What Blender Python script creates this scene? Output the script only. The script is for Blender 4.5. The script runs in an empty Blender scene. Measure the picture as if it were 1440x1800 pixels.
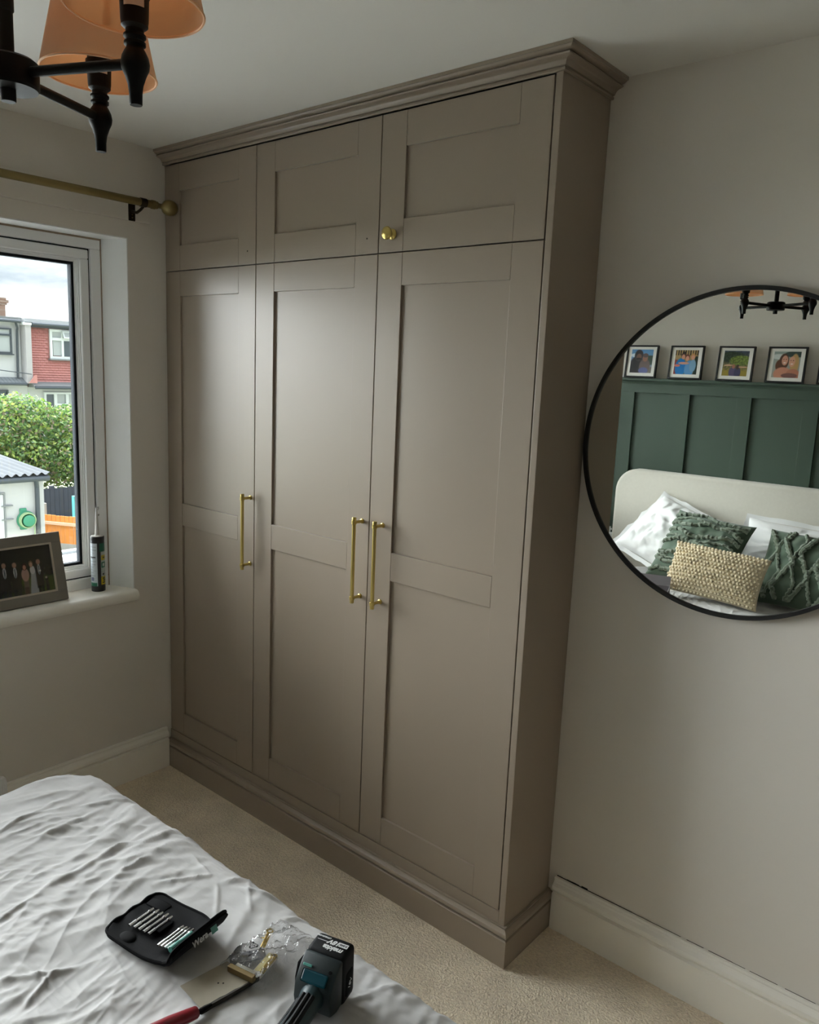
import bpy, bmesh, math, random
import numpy as np
from mathutils import Vector, Matrix, noise

SC = bpy.context.scene
COL = SC.collection
R = math.radians
PI = math.pi
random.seed(7)

# ------------------------------------------------------------------ camera
cam_d = bpy.data.cameras.new('camera')
cam = bpy.data.objects.new('camera', cam_d)
COL.objects.link(cam)
cam_d.sensor_fit = 'VERTICAL'
cam_d.sensor_height = 36.0
cam_d.lens = 27.73
cam_d.clip_start = 0.02
cam_d.clip_end = 400
yaw, pitch, roll = 0.6993, -0.1752, 0.0419
fw = Vector((-math.sin(yaw)*math.cos(pitch), math.cos(yaw)*math.cos(pitch), math.sin(pitch)))
rt0 = Vector((math.cos(yaw), math.sin(yaw), 0))
up0 = rt0.cross(fw)
rt = math.cos(roll)*rt0 + math.sin(roll)*up0
up = -math.sin(roll)*rt0 + math.cos(roll)*up0
M = Matrix((rt, up, -fw)).transposed().to_4x4()
M.translation = Vector((2.6995, -1.9722, 1.6452))
cam.matrix_world = M
SC.camera = cam

# ------------------------------------------------------------------ colour management
SC.view_settings.view_transform = 'Standard'
SC.view_settings.look = 'None'
SC.view_settings.gamma = 1.0
SC.view_settings.use_curve_mapping = False
SC.view_settings.exposure = 0.0
SC.cycles.diffuse_bounces = 8
SC.cycles.max_bounces = 16
SC.cycles.transparent_max_bounces = 24

# ------------------------------------------------------------------ overcast sky
SKY = 4.6
w = bpy.data.worlds.new('overcast_sky')
SC.world = w
w.use_nodes = True
nt = w.node_tree
nt.nodes.clear()
def N(tree, kind, **kw):
    n = tree.nodes.new(kind)
    for k, v in kw.items():
        setattr(n, k, v)
    return n
tc = N(nt, 'ShaderNodeTexCoord')
mp = N(nt, 'ShaderNodeMapping'); mp.inputs['Scale'].default_value = (2.2, 2.2, 7.0)
ns = N(nt, 'ShaderNodeTexNoise'); ns.inputs['Scale'].default_value = 2.0; ns.inputs['Detail'].default_value = 6; ns.inputs['Roughness'].default_value = .55
rp = N(nt, 'ShaderNodeValToRGB')
rp.color_ramp.elements[0].position = .40; rp.color_ramp.elements[0].color = (.43, .50, .56, 1)
rp.color_ramp.elements[1].position = .60; rp.color_ramp.elements[1].color = (.94, .955, .985, 1)
sx = N(nt, 'ShaderNodeSeparateXYZ')
m1 = N(nt, 'ShaderNodeMath', operation='MAXIMUM'); m1.inputs[1].default_value = 0
m2 = N(nt, 'ShaderNodeMath', operation='MULTIPLY_ADD'); m2.inputs[1].default_value = 2/3; m2.inputs[2].default_value = 1/3
m3 = N(nt, 'ShaderNodeMath', operation='MULTIPLY'); m3.inputs[1].default_value = SKY
bgn = N(nt, 'ShaderNodeBackground'); wo = N(nt, 'ShaderNodeOutputWorld')
L = nt.links.new
L(tc.outputs['Generated'], mp.inputs['Vector']); L(mp.outputs['Vector'], ns.inputs['Vector']); L(ns.outputs['Fac'], rp.inputs['Fac'])
L(tc.outputs['Generated'], sx.inputs[0]); L(sx.outputs['Z'], m1.inputs[0]); L(m1.outputs[0], m2.inputs[0]); L(m2.outputs[0], m3.inputs[0])
L(rp.outputs['Color'], bgn.inputs['Color']); L(m3.outputs[0], bgn.inputs['Strength']); L(bgn.outputs[0], wo.inputs['Surface'])

# ------------------------------------------------------------------ broad sun lamp outside the window, added to brighten the room
sd = bpy.data.lights.new('added_wide_sun', 'SUN'); sd.energy = 50.0; sd.angle = R(152); sd.color = (.965, .985, 1.0)
so = bpy.data.objects.new('added_wide_sun', sd); COL.objects.link(so)
SAZ, SEL = R(9), R(17)     # light comes from -X, turned towards -Y, this high above the horizon
so.rotation_euler = Vector((math.cos(SAZ)*math.cos(SEL), math.sin(SAZ)*math.cos(SEL), -math.sin(SEL))).to_track_quat('-Z', 'Y').to_euler()
so.location = (-6, -5, 6)

# ------------------------------------------------------------------ window sampling portal (gives no light of its own)
pd = bpy.data.lights.new('window_portal', 'AREA'); pd.shape = 'RECTANGLE'; pd.size = 2.5; pd.size_y = 1.35
pd.cycles.is_portal = True
po = bpy.data.objects.new('window_portal', pd); COL.objects.link(po)
po.location = (-.19, -1.65, 1.42); po.rotation_euler = (0, R(-90), 0)
po.rotation_euler = Matrix(((0,0,-1),(1,0,0),(0,-1,0))).to_euler()   # -Z of the lamp looks into the room (+X)

# ------------------------------------------------------------------ helpers
def S(r, g, b):
    f = lambda c: (c/255/12.92) if c <= 10.31 else ((c/255+.055)/1.055)**2.4
    return (f(r), f(g), f(b))

def mat(name, color, rough=.6, metal=0., bump=None, var=None, spec=.5, sheen=0., trans=None, coat=0.):
    """principled material; bump=(scale, strength, distance); var=(scale, amount) colour mottling"""
    m = bpy.data.materials.new(name); m.use_nodes = True
    t = m.node_tree; b = t.nodes['Principled BSDF']; lk = t.links.new
    b.inputs['Base Color'].default_value = (*color, 1)
    b.inputs['Roughness'].default_value = rough
    b.inputs['Metallic'].default_value = metal
    b.inputs['Specular IOR Level'].default_value = spec
    b.inputs['Sheen Weight'].default_value = sheen
    b.inputs['Coat Weight'].default_value = coat
    co = None
    if bump or var:
        co = N(t, 'ShaderNodeTexCoord')
    if bump:
        n = N(t, 'ShaderNodeTexNoise'); n.inputs['Scale'].default_value = bump[0]; n.inputs['Detail'].default_value = 4
        bp = N(t, 'ShaderNodeBump'); bp.inputs['Strength'].default_value = bump[1]; bp.inputs['Distance'].default_value = bump[2]
        lk(co.outputs['Object'], n.inputs['Vector']); lk(n.outputs['Fac'], bp.inputs['Height']); lk(bp.outputs[0], b.inputs['Normal'])
    if var:
        n = N(t, 'ShaderNodeTexNoise'); n.inputs['Scale'].default_value = var[0]; n.inputs['Detail'].default_value = 5
        mx = N(t, 'ShaderNodeMix', data_type='RGBA')
        mx.inputs['A'].default_value = (*[c*(1-var[1]) for c in color], 1)
        mx.inputs['B'].default_value = (*[min(1, c*(1+var[1])) for c in color], 1)
        lk(co.outputs['Object'], n.inputs['Vector']); lk(n.outputs['Fac'], mx.inputs['Factor']); lk(mx.outputs['Result'], b.inputs['Base Color'])
    if trans:
        tr = N(t, 'ShaderNodeBsdfTranslucent'); tr.inputs['Color'].default_value = (*trans[0], 1)
        ms = N(t, 'ShaderNodeMixShader'); ms.inputs[0].default_value = trans[1]
        lk(b.outputs[0], ms.inputs[1]); lk(tr.outputs[0], ms.inputs[2]); lk(ms.outputs[0], t.nodes['Material Output'].inputs[0])
    return m

def clear_mat(name, tint=(1, 1, 1), rough=.02, base=.04, wrinkle=None):
    """see-through sheet: transparent + fresnel gloss"""
    m = bpy.data.materials.new(name); m.use_nodes = True
    t = m.node_tree; t.nodes.clear(); lk = t.links.new
    o = N(t, 'ShaderNodeOutputMaterial'); ms = N(t, 'ShaderNodeMixShader')
    tr = N(t, 'ShaderNodeBsdfTransparent'); tr.inputs[0].default_value = (*tint, 1)
    gl = N(t, 'ShaderNodeBsdfGlossy'); gl.inputs['Roughness'].default_value = rough
    fr = N(t, 'ShaderNodeFresnel'); fr.inputs[0].default_value = 1.45
    ad = N(t, 'ShaderNodeMath', operation='ADD'); ad.inputs[1].default_value = base - .035; ad.use_clamp = True
    lk(fr.outputs[0], ad.inputs[0]); lk(ad.outputs[0], ms.inputs[0]); lk(tr.outputs[0], ms.inputs[1]); lk(gl.outputs[0], ms.inputs[2]); lk(ms.outputs[0], o.inputs[0])
    if wrinkle:
        co = N(t, 'ShaderNodeTexCoord'); n = N(t, 'ShaderNodeTexNoise'); n.inputs['Scale'].default_value = wrinkle[0]; n.inputs['Detail'].default_value = 3
        bp = N(t, 'ShaderNodeBump'); bp.inputs['Strength'].default_value = wrinkle[1]; bp.inputs['Distance'].default_value = .01
        lk(co.outputs['Object'], n.inputs['Vector']); lk(n.outputs['Fac'], bp.inputs['Height']); lk(bp.outputs[0], gl.inputs['Normal']); lk(bp.outputs[0], fr.inputs['Normal'])
    return m

def tag(o, label=None, cat=None, group=None, kind=None):
    if label: o['label'] = label
    if cat: o['category'] = cat
    if group: o['group'] = group
    if kind: o['kind'] = kind
    return o

def thing(name, label, cat, loc=(0, 0, 0), rot=(0, 0, 0), group=None):
    o = bpy.data.objects.new(name, None); COL.objects.link(o)
    o.empty_display_size = .05
    o.matrix_world = Matrix.Translation(loc) @ (rot if isinstance(rot, Matrix) else Matrix.Rotation(rot[2], 4, 'Z') @ Matrix.Rotation(rot[1], 4, 'Y') @ Matrix.Rotation(rot[0], 4, 'X'))
    WM[o.name] = o.matrix_world.copy()
    return tag(o, label, cat, group)
WM = {}

class MB:
    """collects shapes in one bmesh and links it as ONE mesh object"""
    def __init__(s): s.bm = bmesh.new()
    def box(s, x0, x1, y0, y1, z0, z1, bev=0., seg=2, M=None):
        r = bmesh.ops.create_cube(s.bm, size=1)
        vs = r['verts']
        for v in vs:
            v.co = Vector((x0+(v.co.x+.5)*(x1-x0), y0+(v.co.y+.5)*(y1-y0), z0+(v.co.z+.5)*(z1-z0)))
        if bev > 0:
            es = list({e for v in vs for e in v.link_edges})
            q = bmesh.ops.bevel(s.bm, geom=es, offset=bev, segments=seg, affect='EDGES', profile=.5)
            vs = list({v for f in q['faces'] for v in f.verts} | {v for v in vs if v.is_valid})
        if M is not None:
            for v in vs: v.co = M @ v.co
        return s
    def tube(s, pts, rad, n=10, cap=True, closed=False):
        pts = [Vector(p) for p in pts]; m = len(pts)
        rads = rad if hasattr(rad, '__len__') else [rad]*m
        rings = []; prev = None
        for i, p in enumerate(pts):
            if closed: t = pts[(i+1) % m]-pts[i-1]
            else: t = pts[min(i+1, m-1)]-pts[max(i-1, 0)]
            t.normalize()
            if prev is None:
                a = Vector((0, 0, 1)) if abs(t.z) < .9 else Vector((1, 0, 0))
                u = t.cross(a).normalized()
            else:
                u = (prev-t*prev.dot(t)).normalized()
            prev = u; v = t.cross(u)
            rings.append([s.bm.verts.new(p+rads[i]*(math.cos(2*PI*k/n)*u+math.sin(2*PI*k/n)*v)) for k in range(n)])
        for i in range(m if closed else m-1):
            a, b = rings[i], rings[(i+1) % m]
            for k in range(n):
                s.bm.faces.new((a[k], a[(k+1) % n], b[(k+1) % n], b[k]))
        if cap and not closed:
            s.bm.faces.new(rings[0][::-1]); s.bm.faces.new(rings[-1])
        return s
    def lathe(s, prof, n=24, M=None, cap=True):
        """prof: list of (radius, z)"""
        rings = []
        for r, z in prof:
            rings.append([s.bm.verts.new((r*math.cos(2*PI*k/n), r*math.sin(2*PI*k/n), z)) for k in range(n)])
        for a, b in zip(rings, rings[1:]):
            for k in range(n):
                s.bm.faces.new((a[k], a[(k+1) % n], b[(k+1) % n], b[k]))
        if cap:
            if prof[0][0] > 1e-4: s.bm.faces.new(rings[0][::-1])
            if prof[-1][0] > 1e-4: s.bm.faces.new(rings[-1])
        if M is not None:
            for r in rings:
                for v in r: v.co = M @ v.co
        return s
    def sweep(s, prof, fpath):
        """prof pts -> fpath(o,z) returns list of path points; quads between; caps on both ends"""
        rows = [[s.bm.verts.new(p) for p in fpath(o, z)] for o, z in prof]
        n = len(rows)
        for i in range(n):
            a, b = rows[i], rows[(i+1) % n]
            for k in range(len(a)-1):
                s.bm.faces.new((a[k], a[k+1], b[k+1], b[k]))
        s.bm.faces.new([r[0] for r in rows]); s.bm.faces.new([r[-1] for r in rows][::-1])
        return s
    def prism(s, poly, axis, a0, a1, M=None):
        """2-D polygon extruded along axis 0/1/2"""
        def P(u, v, t):
            return {0: (t, u, v), 1: (u, t, v), 2: (u, v, t)}[axis]
        A = [s.bm.verts.new(P(u, v, a0)) for u, v in poly]; B = [s.bm.verts.new(P(u, v, a1)) for u, v in poly]
        n = len(poly)
        for k in range(n): s.bm.faces.new((A[k], A[(k+1) % n], B[(k+1) % n], B[k]))
        s.bm.faces.new(A[::-1]); s.bm.faces.new(B)
        if M is not None:
            for v in A+B: v.co = M @ v.co
        return s
    def ball(s, c, r, sub=2, scale=(1, 1, 1)):
        q = bmesh.ops.create_icosphere(s.bm, subdivisions=sub, radius=r)
        for v in q['verts']: v.co = Vector((v.co.x*scale[0]+c[0], v.co.y*scale[1]+c[1], v.co.z*scale[2]+c[2]))
        return s
    def grid(s, P):
        """P[i][j] points"""
        V = [[s.bm.verts.new(p) for p in row] for row in P]
        for i in range(len(V)-1):
            for j in range(len(V[0])-1):
                s.bm.faces.new((V[i][j], V[i+1][j], V[i+1][j+1], V[i][j+1]))
        return s
    def build(s, name, m, parent=None, smooth=False, local=False, angle=35, bevel=0.):
        bmesh.ops.recalc_face_normals(s.bm, faces=s.bm.faces[:])
        if bevel:
            es = [e for e in s.bm.edges if len(e.link_faces) == 2 and e.calc_face_angle(0) > R(40)]
            bmesh.ops.bevel(s.bm, geom=es, offset=bevel, segments=2, affect='EDGES', profile=.5)
        if parent is not None and not local:
            s.bm.transform(WM[parent.name].inverted())
        me = bpy.data.meshes.new(name)
        if smooth:
            for f in s.bm.faces: f.smooth = True
            for e in s.bm.edges:
                if len(e.link_faces) == 2 and e.calc_face_angle(0) > R(angle): e.smooth = False
        s.bm.to_mesh(me); s.bm.free()
        return link(name, me, m, parent)

def link(name, me, m, parent=None):
    o = bpy.data.objects.new(name, me); COL.objects.link(o)
    if m is not None:
        for x in (m if isinstance(m, (list, tuple)) else [m]): me.materials.append(x)
    if parent is not None:
        o.parent = parent
        WM[o.name] = WM[parent.name].copy()
    else:
        WM[o.name] = Matrix.Identity(4)
    return o

def np_mesh(name, V, F, m, parent=None, smooth=True, local=False):
    V = np.asarray(V, dtype=np.float64)
    if parent is not None and not local:
        I = np.array(WM[parent.name].inverted())
        V = V @ I[:3, :3].T + I[:3, 3]
    me = bpy.data.meshes.new(name)
    me.from_pydata(V.tolist(), [], F if isinstance(F, list) else F.tolist())
    if smooth: me.polygons.foreach_set('use_smooth', [True]*len(me.polygons))
    me.update()
    return link(name, me, m, parent)

def grid_faces(n, k, wrap=False):
    i, j = np.meshgrid(np.arange(n-1), np.arange(k if wrap else k-1), indexing='ij')
    j2 = (j+1) % k
    return np.stack([i*k+j, (i+1)*k+j, (i+1)*k+j2, i*k+j2], -1).reshape(-1, 4)

def struct(o, kind='structure'):
    o['kind'] = kind
    return o

def text(name, body, size, mtl, parent, M, extrude=.0002, space=1.0, shear=0., bold=0., align='CENTER'):
    c = bpy.data.curves.new(name, 'FONT'); c.body = body; c.size = size; c.extrude = extrude
    c.align_x = align; c.align_y = 'CENTER'; c.space_character = space; c.shear = shear; c.offset = bold
    tmp = bpy.data.objects.new(name, c); COL.objects.link(tmp)
    me = bpy.data.meshes.new_from_object(tmp)
    bpy.data.objects.remove(tmp)
    me.transform(M)
    return link(name, me, mtl, parent)

def picture(name, w_, h_, n, paint, parent, M, mtl):
    """flat printed picture: grid with a colour attribute; paint(u,v)->rgb arrays, u right v up in 0..1"""
    k = max(8, int(n*h_/w_))
    u, v = np.meshgrid(np.linspace(0, 1, n), np.linspace(0, 1, k), indexing='ij')
    V = np.stack([(u-.5)*w_, 0*u, (v-.5)*h_], -1).reshape(-1, 3)
    A = np.array(M); V = V @ A[:3, :3].T + A[:3, 3]
    me = bpy.data.meshes.new(name); me.from_pydata(V.tolist(), [], grid_faces(n, k).tolist()); me.update()
    rgb = paint(u, v).reshape(-1, 3)
    rgb = np.where(rgb <= .0405, rgb/12.92, ((rgb+.055)/1.055)**2.4)
    at = me.color_attributes.new('print', 'FLOAT_COLOR', 'POINT')
    at.data.foreach_set('color', np.concatenate([rgb, np.ones((len(rgb), 1))], 1).ravel())
    return link(name, me, mtl, parent)

def print_mat(name, rough=.3, coat=0.):
    m = bpy.data.materials.new(name); m.use_nodes = True
    t = m.node_tree; a = N(t, 'ShaderNodeVertexColor'); a.layer_name = 'print'
    b = t.nodes['Principled BSDF']; b.inputs['Roughness'].default_value = rough
    t.links.new(a.outputs['Color'], b.inputs['Base Color'])
    return m

# ------------------------------------------------------------------ materials
wall_paint = mat('wall_paint', S(224, 219, 210), .75, bump=(60, .06, .002), var=(1.3, .02))
dark_wall = mat('low_bounce_wall', S(96, 88, 78), .7)  # unseen wall's tone, darkened to keep bounced light off the wardrobe side
ceiling_paint = mat('ceiling_paint', S(228, 226, 219), .8, bump=(40, .05, .002))
white_gloss = mat('white_gloss_paint', S(244, 241, 232), .38, bump=(25, .04, .002), var=(6, .02))
upvc = mat('white_plastic_frame', S(244, 246, 247), .32)
reveal_paint = mat('reveal_paint', S(240, 242, 241), .7, bump=(50, .06, .002))
gasket_m = mat('grey_gasket', S(36, 40, 44), .8, spec=.08)
stain_m = mat('stained_sealant', S(158, 140, 122), .8, var=(30, .3))
taupe = mat('taupe_satin_paint', S(152, 139, 124), .34, bump=(35, .035, .002))
gap_m = mat('dark_gap', S(48, 42, 36), .8)
green_paint = mat('dark_green_paint', S(63, 81, 69), .5, bump=(40, .03, .002))
brass = mat('brushed_brass', S(206, 184, 112), .28, 1.0, bump=(300, .05, .001))
antique = mat('antique_brass', S(150, 136, 94), .3, 1.0)
dark_bronze = mat('dark_bronze', S(58, 50, 36), .4, .8)
black_metal = mat('black_metal', S(9, 8, 8), .45, .0, spec=.22)
black_frame = mat('matt_black_frame', S(11, 11, 12), .5)
mirror_m = mat('mirror_silver', (.88, .90, .87), .0, 1.0)
carpet_c = S(246, 229, 205)

def carpet_mat():
    m = bpy.data.materials.new('beige_twist_carpet'); m.use_nodes = True
    t = m.node_tree; b = t.nodes['Principled BSDF']; lk = t.links.new
    b.inputs['Roughness'].default_value = .95; b.inputs['Specular IOR Level'].default_value = .1
    co = N(t, 'ShaderNodeTexCoord')
    vo = N(t, 'ShaderNodeTexVoronoi'); vo.inputs['Scale'].default_value = 190
    n1 = N(t, 'ShaderNodeTexNoise'); n1.inputs['Scale'].default_value = 120; n1.inputs['Detail'].default_value = 5
    n2 = N(t, 'ShaderNodeTexNoise'); n2.inputs['Scale'].default_value = 9; n2.inputs['Detail'].default_value = 3
    ad = N(t, 'ShaderNodeMath', operation='ADD'); ad2 = N(t, 'ShaderNodeMath', operation='MULTIPLY_ADD'); ad2.inputs[1].default_value = .6
    rp = N(t, 'ShaderNodeValToRGB')
    rp.color_ramp.elements[0].position = .3; rp.color_ramp.elements[0].color = (*[c*.72 for c in carpet_c], 1)
    rp.color_ramp.elements[1].position = .75; rp.color_ramp.elements[1].color = (*[min(1, c*1.12) for c in carpet_c], 1)
    bp = N(t, 'ShaderNodeBump'); bp.inputs['Strength'].default_value = .9; bp.inputs['Distance'].default_value = .006
    for n in (vo, n1, n2): lk(co.outputs['Object'], n.inputs['Vector'])
    lk(vo.outputs['Distance'], ad2.inputs[0]); lk(n1.outputs['Fac'], ad2.inputs[2])
    lk(ad2.outputs[0], bp.inputs['Height']); lk(bp.outputs[0], b.inputs['Normal'])
    mm = N(t, 'ShaderNodeMath', operation='MULTIPLY_ADD'); mm.inputs[1].default_value = .45; lk(n2.outputs['Fac'], mm.inputs[0])
    m5 = N(t, 'ShaderNodeMath', operation='MULTIPLY'); m5.inputs[1].default_value = .55; lk(n1.outputs['Fac'], m5.inputs[0]); lk(m5.outputs[0], mm.inputs[2])
    lk(mm.outputs[0], rp.inputs['Fac']); lk(rp.outputs[0], b.inputs['Base Color'])
    return m
carpet_m = carpet_mat()

# ------------------------------------------------------------------ room shell
RX, RY, H = 3.5, -3.05, 2.4
WY0, WY1, WZ0, WZ1 = -2.90, -.395, .755, 2.077        # window opening at the inner wall face
REV = .178
floor = struct(MB().box(-.02, RX+.1, RY-.1, .1, -.1, 0).build('floor', carpet_m))
ceil = struct(MB().box(-REV, RX+.1, RY-.1, .1, H, H+.1).build('ceiling', ceiling_paint))
struct(MB().box(0, RX+.1, 0, .12, 0, H).build('wall_back', wall_paint))
struct(MB().box(RX, RX+.12, RY-.1, 0, 0, H).build('wall_right', dark_wall))
wall_front = struct(MB().box(0, RX, RY-.12, RY, 0, H).build('wall_front', wall_paint))
wl = MB()
wl.box(-REV, 0, RY-.12, .12, 0, WZ0-.02).box(-REV, 0, RY-.12, .12, WZ1, H)
wl.box(-REV, 0, RY-.12, WY0, WZ0-.02, WZ1)
wl.prism([(0, WY1), (-.11, WY1-.043), (-REV, WY1-.043), (-REV, .12), (0, .12)], 2, WZ0-.02, WZ1)
wall_left = struct(wl.build('wall_left', wall_paint))
# pale painted reveal lining inside the opening
rv = MB()
rv.prism([(0.0005, WY1-.0005), (-.108, WY1-.0435), (-.108, WY1-.0475), (0.0005, WY1-.004)], 2, WZ0+.0, WZ1-.0005)
rv.box(-.108, .0005, WY0, WY1, WZ1-.004, WZ1-.0005)
rv.box(-.108, .0005, WY0, WY0+.004, WZ0, WZ1-.004)
rev = rv.build('reveal', reveal_paint, wall_left)

# skirting boards
def skirt_prof(h, t):
    return [(0, 0), (t, 0), (t, h*.70), (t*.80, h*.71), (t*.55, h*.725), (t*.55, h*.745), (t*.90, h*.76), (t*1.0, h*.80), (t*.92, h*.86), (t*.6, h*.91), (t*.48, h*.94), (t*.5, h*.965), (t*.42, h), (0, h)]
struct(MB().sweep(skirt_prof(.165, .022), lambda o, z: [(1.682, -o, z), (RX, -o, z)]).build('baseboard_back', white_gloss, bevel=.0))
struct(MB().sweep(skirt_prof(.167, .022), lambda o, z: [(o, -.264, z), (o, RY, z)]).build('baseboard_left', white_gloss))
struct(MB().sweep(skirt_prof(.165, .022), lambda o, z: [(RX-o, -.03, z), (RX-o, RY, z)]).build('baseboard_right', white_gloss))
# broken plaster edge above the back skirting
cr = MB()
x = 1.685
while x < 1.86:
    l = random.uniform(.012, .03); hh = random.uniform(.002, .0065) if x < 1.78 else .002
    cr.box(x, x+l, -.0012, .0, .165, .165+hh); x += l*.8
x = 1.86
while x < 3.3:
    l = random.uniform(.03, .12); cr.box(x, x+l, -.001, .0, .165, .165+random.uniform(.0006, .002)); x += l*random.uniform(.9, 1.5)
cr.build('crack', gap_m, bpy.data.objects['baseboard_back'])

# ------------------------------------------------------------------ window_1
win = struct(thing('window_1', None, None, (-.1, -1.37, WZ0)))
FX0, FX1 = -.17, -.105
FY0, FY1, FZ0, FZ1 = WY0, WY1-.043, .78, WZ1
def ring(mb, x0, x1, y0, y1, z0, z1, wd, bev=.003):
    mb.box(x0, x1, y0, y1, z1-wd, z1, bev).box(x0, x1, y0, y1, z0, z0+wd, bev)
    mb.box(x0, x1, y0, y0+wd, z0+wd, z1-wd, bev).box(x0, x1, y1-wd, y1, z0+wd, z1-wd, bev)
    return mb
fr = ring(MB(), FX0, FX1, FY0, FY1, FZ0, FZ1, .042)
muls = [-1.60]
for my in muls: fr.box(FX0, FX1, my-.025, my+.025, FZ0+.042, FZ1-.042, .003)
fr.build('frame', upvc, win)
edges = [FY0+.042, muls[0]-.025, muls[0]+.025, FY1-.042]
for i in range(2):
    a, b = edges[2*i]+.005, edges[2*i+1]-.005
    z0, z1 = FZ0+.047, FZ1-.047
    s = ring(MB(), -.163, -.112, a, b, z0, z1, .032, .004)
    sash = s.build('sash', upvc, win)
    bd = MB()
    a2, b2, c2, d2 = a+.032, b-.032, z0+.032, z1-.032
    for k, (o, xx) in enumerate(((0, -.121), (.0042, -.126), (.0084, -.131))):
        ring(bd, xx-.01, xx, a2+o, b2-o, c2+o, d2-o, .0048, .0008)
    bd.build('glazing_bead', upvc, sash)
    ring(MB(), -.1628, -.1365, a2+.012, b2-.012, c2+.012, d2-.012, .0105, 0).build('gasket', gasket_m, sash)
    ring(MB(), -.1335, -.1185, a-.0045, b+.0045, z0-.0045, z1+.0045, .0042, 0).build('seal', gasket_m, win)
    MB().box(-.146, -.142, a2+.014, b2-.014, c2+.014, d2-.014).build('pane', clear_mat('window_glass', (.97, .985, .98), .0, .04), sash)
# dirty sealant bead between frame and reveal
MB().box(-.109, -.1025, FY1-.006, FY1+.002, FZ0, FZ1-.004).box(-.109, -.1025, FY0, FY1, FZ1-.010, FZ1-.004).build('sealant_bead', stain_m, win)
sill = MB()
pr = [(-.165, .7795), (-.165, .745), (.022, .738), (.030, .741), (.036, .75), (.038, .760), (.035, .770), (.027, .778), (.018, .78)]
sill.prism([(u, v) for u, v in pr], 1, WY0, WY1-.001)
sill.build('sill', white_gloss, win, smooth=True)

# curtain batten above the window
struct(MB().box(0, .014, RY+.2, -.312, 2.137, 2.225, .002).build('trim_1', wall_paint))

# ------------------------------------------------------------------ panelled headboard wall
wf = wall_front
PX0, PX1 = 0.0, 3.5
MB().box(PX0, PX1, RY, RY+.006, 0, 1.65).build('panel', green_paint, wf)
MB().box(PX0, PX1, RY+.006, RY+.022, 1.578, 1.652, .001).build('rail', green_paint, wf)
for x0 in (-.0, .345, .715, 1.09, 1.465, 1.84, 2.215, 2.59, 2.965, 3.34):
    MB().box(max(0, x0-.01), x0+.075, RY+.006, RY+.022, .17, 1.578, .001).build('batten', green_paint, wf)
MB().sweep([(0, 1.632), (.026, 1.634), (.030, 1.642), (.036, 1.650), (.052, 1.652), (.056, 1.657), (.056, 1.668), (.053, 1.672), (0, 1.672)],
           lambda o, z: [(PX0+.001, RY+.001+o, z), (PX1-.001, RY+.001+o, z)]).build('ledge', green_paint, wf)
MB().box(PX0+.001, PX1-.001, RY+.006, RY+.024, 0, .17, .002).build('skirting', green_paint, wf)
sk = thing('wall_socket', 'white wall socket with a plug beside the headboard', 'socket', (.352, RY+.006, .61))
MB().box(.306, .392, RY+.006, RY+.018, .575, .661, .003).build('faceplate', upvc, sk)
MB().box(.330, .368, RY+.018, RY+.05, .585, .625, .006).build('plug', upvc, sk)
MB().box(.333, .345, RY+.018, RY+.023, .640, .652, .001).build('switch', upvc, sk)

# ------------------------------------------------------------------ fitted wardrobe
D, W = .2431, 1.6588
wd = thing('fitted_wardrobe', 'taupe fitted wardrobe with six shaker doors, filling the corner beside the window', 'wardrobe', (W/2, -D/2, 0))
yf = -D
MB().box(.002, 1.634, yf+.022, -.001, .10, 2.36).build('carcass', gap_m, wd)
MB().box(1.6392, W, yf, -.001, 0, 2.37, .0015).build('side_panel', taupe, wd)
MB().box(0.001, 1.6385, yf, yf+.02, .02, .1505, .001).build('base_rail', taupe, wd)
def corner_path(o, z):
    return [(.001, yf-o, z), (W+o, yf-o, z), (W+o, -.001, z)]
# skirting wrapped round the wardrobe
MB().sweep([(0, 0), (.0194, 0), (.0194, .083), (.0180, .0845), (.0125, .0865), (.0125, .0885), (.0175, .0905), (.0202, .0950), (.0202, .0990), (.0180, .1045), (.0120, .1090), (.007, .1105), (.007, .114), (.0005, .115), (0, .114)],
           corner_path).build('plinth', taupe, wd, smooth=True, angle=22)
# cornice up to the ceiling
MB().sweep([(0, 2.3995), (0, 2.352), (.006, 2.352), (.0075, 2.3535), (.0075, 2.3575), (.0045, 2.359), (.0045, 2.361), (.0095, 2.362), (.0108, 2.366), (.0145, 2.3715), (.0205, 2.3750), (.0265, 2.3765), (.0305, 2.3780), (.0315, 2.3800), (.0300, 2.3820), (.0265, 2.3832), (.0265, 2.3850), (.0345, 2.3862), (.0385, 2.3885), (.0405, 2.3910), (.0445, 2.3915), (.0445, 2.3995)],
           corner_path).build('cornice', taupe, wd, smooth=True, angle=22)
ST, RC = .091, .008                    # stile width, recess depth
def door(x0, x1, z0, z1, rails, st=(ST, ST)):
    g = .0016
    x0 += g; x1 -= g; z0 += g; z1 -= g
    d = MB().box(x0+.0005, x1-.0005, yf+RC, yf+.0205, z0+.0005, z1-.0005).build('door', taupe, wd)
    for a, b in ((x0, x0+st[0]), (x1-st[1], x1)):
        MB().box(a, b, yf, yf+RC+.001, z0, z1, .0011, 2).build('stile', taupe, d)
    for a, b in rails:
        MB().box(x0+st[0]+.0004, x1-st[1]-.0004, yf+.0002, yf+RC+.001, max(a, z0), min(b, z1), .0011, 2).build('rail', taupe, d)
    return d
xs = [(.0035, .5345), (.5345, 1.0869), (1.0869, 1.6375)]
ZB, ZS, ZT = .1523, 1.9766, 2.3502
doors = []
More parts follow.
